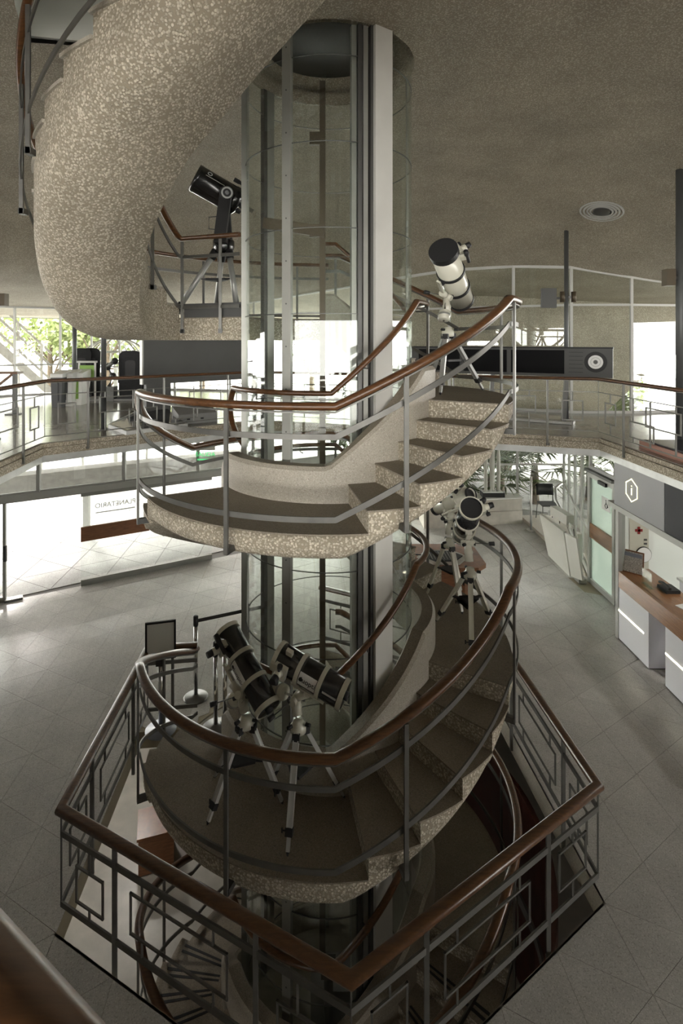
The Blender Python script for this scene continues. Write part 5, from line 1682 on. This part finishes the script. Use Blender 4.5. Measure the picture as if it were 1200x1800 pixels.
for s_ in (-1, 1): MB().bar(c + V((0.22 * s_, 0, 0)), c + V((0.22 * s_, 0, 1.1)), 0.04, 0.04).build('upright', 'frame_white', rob)
MB().box(c + V((0, 0, 1.12)), (0.5, 0.16, 0.05)).build('top', 'frame_white', rob)
MB().box(c + V((0, 0.0, 0.85)), (0.40, 0.02, 0.35)).build('picture', 'bin_green', rob)
# machine figure between the seats
fig = thing('exhibit_machine', 'grey jointed exhibit machine between the black seats', 'machine', tuple(on(192, 704, MEZ)))
c = on(192, 704, MEZ)
mb = MB()
MB().box(c + V((0, 0, 0.2)), (0.36, 0.3, 0.4)).build('base', 'dark_steel', fig)
MB().tube([c + V((0, 0, 0.4)), c + V((0.1, 0, 0.7)), c + V((-0.05, 0, 0.95)), c + V((0.16, 0, 1.12))], 0.06, 8).build('arm', 'box_grey', fig)
for q_ in ((0.1, 0.7), (-0.05, 0.95), (0.16, 1.12)):
    MB().lathe([(0, -0.1), (0.07, -0.07), (0.1, 0), (0.07, 0.07), (0, 0.1)], c + V((q_[0], 0, q_[1])), ZUP, 14).build('joint', 'black_matt', fig)
# small wooden lean bar at the far left
lb = thing('lean_table', 'narrow wooden ledge on dark brackets at the left picture edge', 'table', tuple(on(20, 724, MEZ)))
c = on(26, 728, MEZ)
hz = EYE - (655 - 600) / F * (c.y - CAMY)
MB().box((c.x - 0.35, c.y, hz), (0.95, 0.25, 0.05)).build('top', 'rail_wood', lb)
MB().bar(V((c.x, c.y, MEZ)), V((c.x, c.y, hz)), 0.08, 0.08).build('post', 'dark_steel', lb)
MB().bar(V((c.x - 0.45, c.y, hz - 0.35)), V((c.x - 0.05, c.y, hz - 0.03)), 0.05, 0.05).build('brace', 'rail_wood', lb)
MB().box((c.x, c.y, MEZ + 0.01), (0.3, 0.3, 0.02)).build('foot', 'dark_steel', lb)
# speakers and lamps on the columns
pc = at(995, 600, 11.4)
spk = thing('loudspeaker', 'flat grey square loudspeaker on the slim column by the windows', 'loudspeaker', tuple(at(964, 524, 11.3)))
c = at(964, 524, 11.3)
MB().box(c, (0.31, 0.06, 0.41)).build('body', 'board_grey', spk)
MB().bar(c + V((0.1, 0.04, 0)), V((pc.x, pc.y, c.z)), 0.05, 0.05).build('arm', 'dark_steel', spk)
for px, lab in ((988, 'small brown cylinder lamp left of the slim column by the windows'), (1008, 'small brown cylinder lamp right of the slim column by the windows')):
    c = at(px, 522, 11.35)
    o = thing('column_lamp', lab, 'lamp', tuple(c), 'column lamps')
    MB().cyl(c + V((0, 0, -0.11)), c + V((0, 0, 0.11)), 0.05, n=16).build('shade', 'brown_steel', o)
    MB().bar(c, V((pc.x, pc.y, c.z)), 0.03, 0.05).build('arm', 'dark_steel', o)
p1 = at(1195, 600, 8.55)
c = at(1175, 488, 8.5)
o = thing('column_lamp', 'brown box lamp on the thick column at the right edge', 'lamp', tuple(c), 'column lamps')
MB().box(c, (0.14, 0.14, 0.26)).build('shade', 'brown_steel', o)
MB().bar(c, V((p1.x, p1.y, c.z)), 0.04, 0.05).build('arm', 'dark_steel', o)
p1 = at(-9, 600, 9.3)
c = at(5, 527, 9.2)
o = thing('column_lamp', 'brown box lamp under the ceiling at the left edge', 'lamp', tuple(c), 'column lamps')
MB().box(c, (0.13, 0.13, 0.21)).build('shade', 'brown_steel', o)
MB().bar(c, V((p1.x, p1.y, c.z)), 0.04, 0.05).build('arm', 'dark_steel', o)
# copper case at the right edge of the mezzanine
cc_ = thing('copper_showcase', 'low copper edged showcase at the mezzanine edge on the right', 'showcase', (5.0, 2.4, MEZ))
MB().box((5.45, 1.55, MEZ + 0.06), (1.1, 1.6, 0.12)).build('case', 'copper_case', cc_)
MB().box((5.45, 1.55, MEZ + 0.13), (1.0, 1.5, 0.02)).build('inlay', 'slate_gloss', cc_)
# round ceiling diffuser
dv = at(1057, 371, 10.4)
zc_ = ceil_s(math.hypot(dv.x, dv.y))
h_ = 0.05
r_ = math.hypot(dv.x, dv.y)
sl_ = (ceil_s(r_ + 0.2) - ceil_s(r_ - 0.2)) / 0.4
nd = V((dv.x / r_ * sl_, dv.y / r_ * sl_, -1)).normalized()
cdv = V((dv.x, dv.y, zc_))
dfz = thing('ceiling_vent', 'round air diffuser of concentric metal rings in the ceiling', 'vent', tuple(cdv))
MB().lathe([(0, 0.004), (0.36, 0.004), (0.36, 0.0), (0, 0)], cdv, nd, 36).build('backing', 'grille_dark', dfz)
for r0 in (0.39, 0.325, 0.265, 0.21):
    MB().lathe([(r0 - 0.032, 0.004), (r0 - 0.03, 0.028), (r0, 0.016), (r0 + 0.004, 0.004)], cdv, nd, 40, False).build('ring', 'frame_white', dfz)
MB().lathe([(0.0, 0.03), (0.13, 0.03), (0.15, 0.02), (0.15, 0.0)], cdv, nd, 30).build('centre_disc', 'dark_steel', dfz)

# ================================================================== outside
# sloping aggregate shell beyond the right windows
mb = MB()
SH = [at(690, 430, 16), at(1400, 430, 16), at(1400, 500, 16), at(1150, 645, 16), at(1035, 752, 16), at(690, 752, 16)]
n_ = V((0.0, 0.5, 0.0))
k = len(SH)
mb.add(SH + [p + n_ for p in SH], [tuple(range(k)), tuple(range(k, 2 * k))[::-1]] + [(i, (i + 1) % k, k + (i + 1) % k, k + i) for i in range(k)])
tag(mb.build('outer_shell', 'ceiling_pebble'), 'sloping aggregate shell of the building outside the right windows', 'shell', kind='structure')
def palm(base, hgt, nl, size, label, seed):
    rnd = random.Random(seed)
    b = V(base)
    o = thing('fan_palm', label, 'palm', tuple(b), 'fan palms outside')
    MB().lathe([(0.16, 0), (0.12, hgt * 0.3), (0.13, hgt * 0.7), (0.10, hgt), (0, hgt + 0.05)], b, ZUP, 10).build('trunk', 'bark', o)
    for i in range(nl):
        az = 2 * math.pi * (i * 0.382 + rnd.random() * 0.08)
        el = math.radians(rnd.uniform(-15, 65))
        d = V((math.cos(az) * math.cos(el), math.sin(az) * math.cos(el), math.sin(el)))
        st = b + V((0, 0, hgt * rnd.uniform(0.8, 1.0)))
        hub = st + d * size * rnd.uniform(0.55, 0.9)
        side = d.cross(ZUP).normalized(); up = side.cross(d).normalized()
        mb = MB()
        mb.bar(st, hub, 0.025, 0.02)
        nb = 17
        for k in range(nb):
            t = math.radians(-115 + 230 * k / (nb - 1))
            bd_ = (d * math.cos(t) + side * math.sin(t)).normalized()
            L = size * (0.62 + 0.25 * math.cos(t)) * rnd.uniform(0.9, 1.1)
            w = 0.032
            pp_ = bd_.cross(up).normalized() * w
            mid = hub + bd_ * L * 0.5 + up * 0.03
            tip = hub + bd_ * L - V((0, 0, 0.10 * L + abs(math.sin(t)) * 0.08))
            mb.add([hub, mid + pp_, tip, mid - pp_, mid + up * 0.02], [(0, 1, 4), (1, 2, 4), (2, 3, 4), (3, 0, 4)])
        mb.build('frond', 'leaf_palm', o, fix=False)
palm((4.2, 11.4, -0.02), 1.5, 17, 1.25, 'fan palm outside straight behind the visitor chair', 1)
palm((5.9, 12.4, -0.02), 2.0, 16, 1.3, 'fan palm outside behind the corner mullion', 2)
palm((2.6, 11.6, -0.02), 1.7, 16, 1.25, 'fan palm outside behind the rocket model', 3)
palm((8.0, 8.8, -0.02), 1.6, 15, 1.2, 'fan palm outside the side windows by the stair lift', 4)
palm((8.4, 11.2, -0.02), 2.1, 15, 1.3, 'fan palm outside beyond the stair lift, farther off', 5)
palm((3.4, 13.0, -0.02), 2.2, 15, 1.3, 'fan palm outside in the second row behind the chair', 6)
palm((5.0, 13.6, -0.02), 1.1, 15, 1.4, 'low fan palm outside in the second row near the corner', 9)
palm((10.4, 3.4, -0.02), 1.5, 14, 1.3, 'fan palm outside the reception window', 7)
palm((3.4, 10.7, -0.02), 0.8, 16, 1.15, 'low fan palm close outside the far windows, left of the chair', 21)
palm((5.1, 10.8, -0.02), 0.9, 16, 1.15, 'low fan palm close outside the far windows, behind the mullion', 22)
palm((6.5, 10.9, -0.02), 1.2, 16, 1.15, 'low fan palm close outside the far windows, behind the chair', 23)
def tree(base, hgt, rad, n_leaf, label, seed, mat='leaf_tree', ls=0.16):
    rnd = random.Random(seed)
    b = V(base)
    o = thing('tree', label, 'tree', tuple(b), 'trees outside')
    tk = MB()
    tk.lathe([(0.22, 0), (0.16, hgt * 0.35), (0.10, hgt * 0.75)], b, ZUP, 9)
    cl_ = []
    for k in range(9):
        a = rnd.uniform(0, 6.28); z = hgt * rnd.uniform(0.45, 0.9)
        q_ = b + V((math.cos(a) * rad * 0.6, math.sin(a) * rad * 0.6, z))
        tk.cyl(b + V((0, 0, hgt * rnd.uniform(0.3, 0.6))), q_, 0.06, 0.02, 6)
        cl_.append((q_, rad * rnd.uniform(0.35, 0.6)))
    tk.build('trunk', 'bark', o)
    mb = MB()
    for k in range(n_leaf):
        c, r = rnd.choice(cl_)
        d = V((rnd.gauss(0, 1), rnd.gauss(0, 1), rnd.gauss(0, 1))).normalized() * r * rnd.uniform(0.6, 1.05)
        p = c + d
        u_ = V((rnd.gauss(0, 1), rnd.gauss(0, 1), rnd.gauss(0, 1))).normalized(); w_ = u_.orthogonal().normalized()
        s_ = ls * rnd.uniform(0.6, 1.2)
        mb.add([p - u_ * s_, p + w_ * s_ * 0.45, p + u_ * s_, p - w_ * s_ * 0.45], [(0, 1, 2, 3)])
    cr = mb.build('crown', mat, o, fix=False)
tree((-11.5, 22, 0), 8.0, 3.0, 3200, 'leafy tree outside the left mezzanine windows', 11, ls=0.2)
tree((-15.5, 24, 0), 8.0, 3.0, 2600, 'leafy tree outside at the far left', 12, ls=0.2)
tree((-7.5, 26, 0), 8.5, 3.2, 2600, 'leafy tree outside behind the black seats', 13, ls=0.2)
tree((-1.0, 27, 0), 8.5, 3.2, 2600, 'leafy tree outside behind the lift shaft', 14, ls=0.2)
tree((12.5, 20, 0), 6.0, 2.6, 2400, 'leafy tree outside the right mezzanine windows', 15, ls=0.18)
tree((13.5, 2.6, 0), 4.5, 2.2, 2400, 'leafy shrub tree outside the reception windows', 16, ls=0.16)
for k_, (x_, y_) in enumerate(((2.2, 15.0), (4.6, 15.4), (7.0, 15.2), (9.4, 14.4))):
    tree((x_, y_, 0), 3.4, 1.9, 2200, 'dense dark shrub outside behind the palms, %s from the left' % ORD[k_], 30 + k_, 'leaf_dark', 0.2)
# outside ramp with handrails, seen through the left windows
rm = thing('outside_ramp', 'outside stair ramp with parallel rails beyond the left windows', 'ramp', tuple(at(40, 700, 21)))
A_, B_ = at(-30, 560, 20), at(90, 668, 21.5)
for dz in (0, 0.55, 1.05):
    MB().bar(A_ + V((0, 0, dz)), B_ + V((0, 0, dz)), 0.07, 0.09).build('rail', 'concrete_out', rm)
MB().bar(A_ + V((0, 0, -0.6)), B_ + V((0, 0, -0.6)), 1.2, 0.3).build('slab', 'concrete_out', rm)
for s_ in (0.15, 0.5, 0.85):
    p = lerp(A_, B_, s_)
    MB().bar(V((p.x, p.y, 0)), p + V((0, 0, 1.05)), 0.08, 0.08).build('post', 'concrete_out', rm)
# domed steel frame outside
dm = thing('steel_cupola', 'domed frame of pale steel hoops outside behind the seats', 'dome', tuple(at(203, 640, 22)))
c = at(203, 642, 22)
MB().lathe([(1.05, c.z - 2.3), (1.05, c.z - 2.2), (0.95, c.z - 2.2), (0.95, c.z - 2.3)], (c.x, c.y, 0), ZUP, 30).build('base_ring', 'aluminium', dm)
for k in range(6):
    t = math.pi * k / 6
    MB().tube([V((c.x, c.y, c.z)) + V((math.cos(t), math.sin(t), 0)) * (1.35 * math.cos(u)) + V((0, 0, 1.1 * math.sin(u))) for u in [math.pi * i / 14 for i in range(15)]], 0.035, 6).build('hoop', 'aluminium', dm)
for zz_ in (0.0, 0.55):
    rr_ = 1.35 * math.sqrt(max(0, 1 - (zz_ / 1.1) ** 2))
    MB().tube([V((c.x, c.y, c.z + zz_)) + V((math.cos(u), math.sin(u), 0)) * rr_ for u in [2 * math.pi * i / 24 for i in range(24)]], 0.035, 6, True).build('ring', 'aluminium', dm)
for k in range(4):
    t = math.pi / 2 * k + 0.4
    MB().bar(V((c.x + 1.2 * math.cos(t), c.y + 1.2 * math.sin(t), 0)), V((c.x + 1.3 * math.cos(t), c.y + 1.3 * math.sin(t), c.z)), 0.08, 0.08).build('leg', 'aluminium', dm)
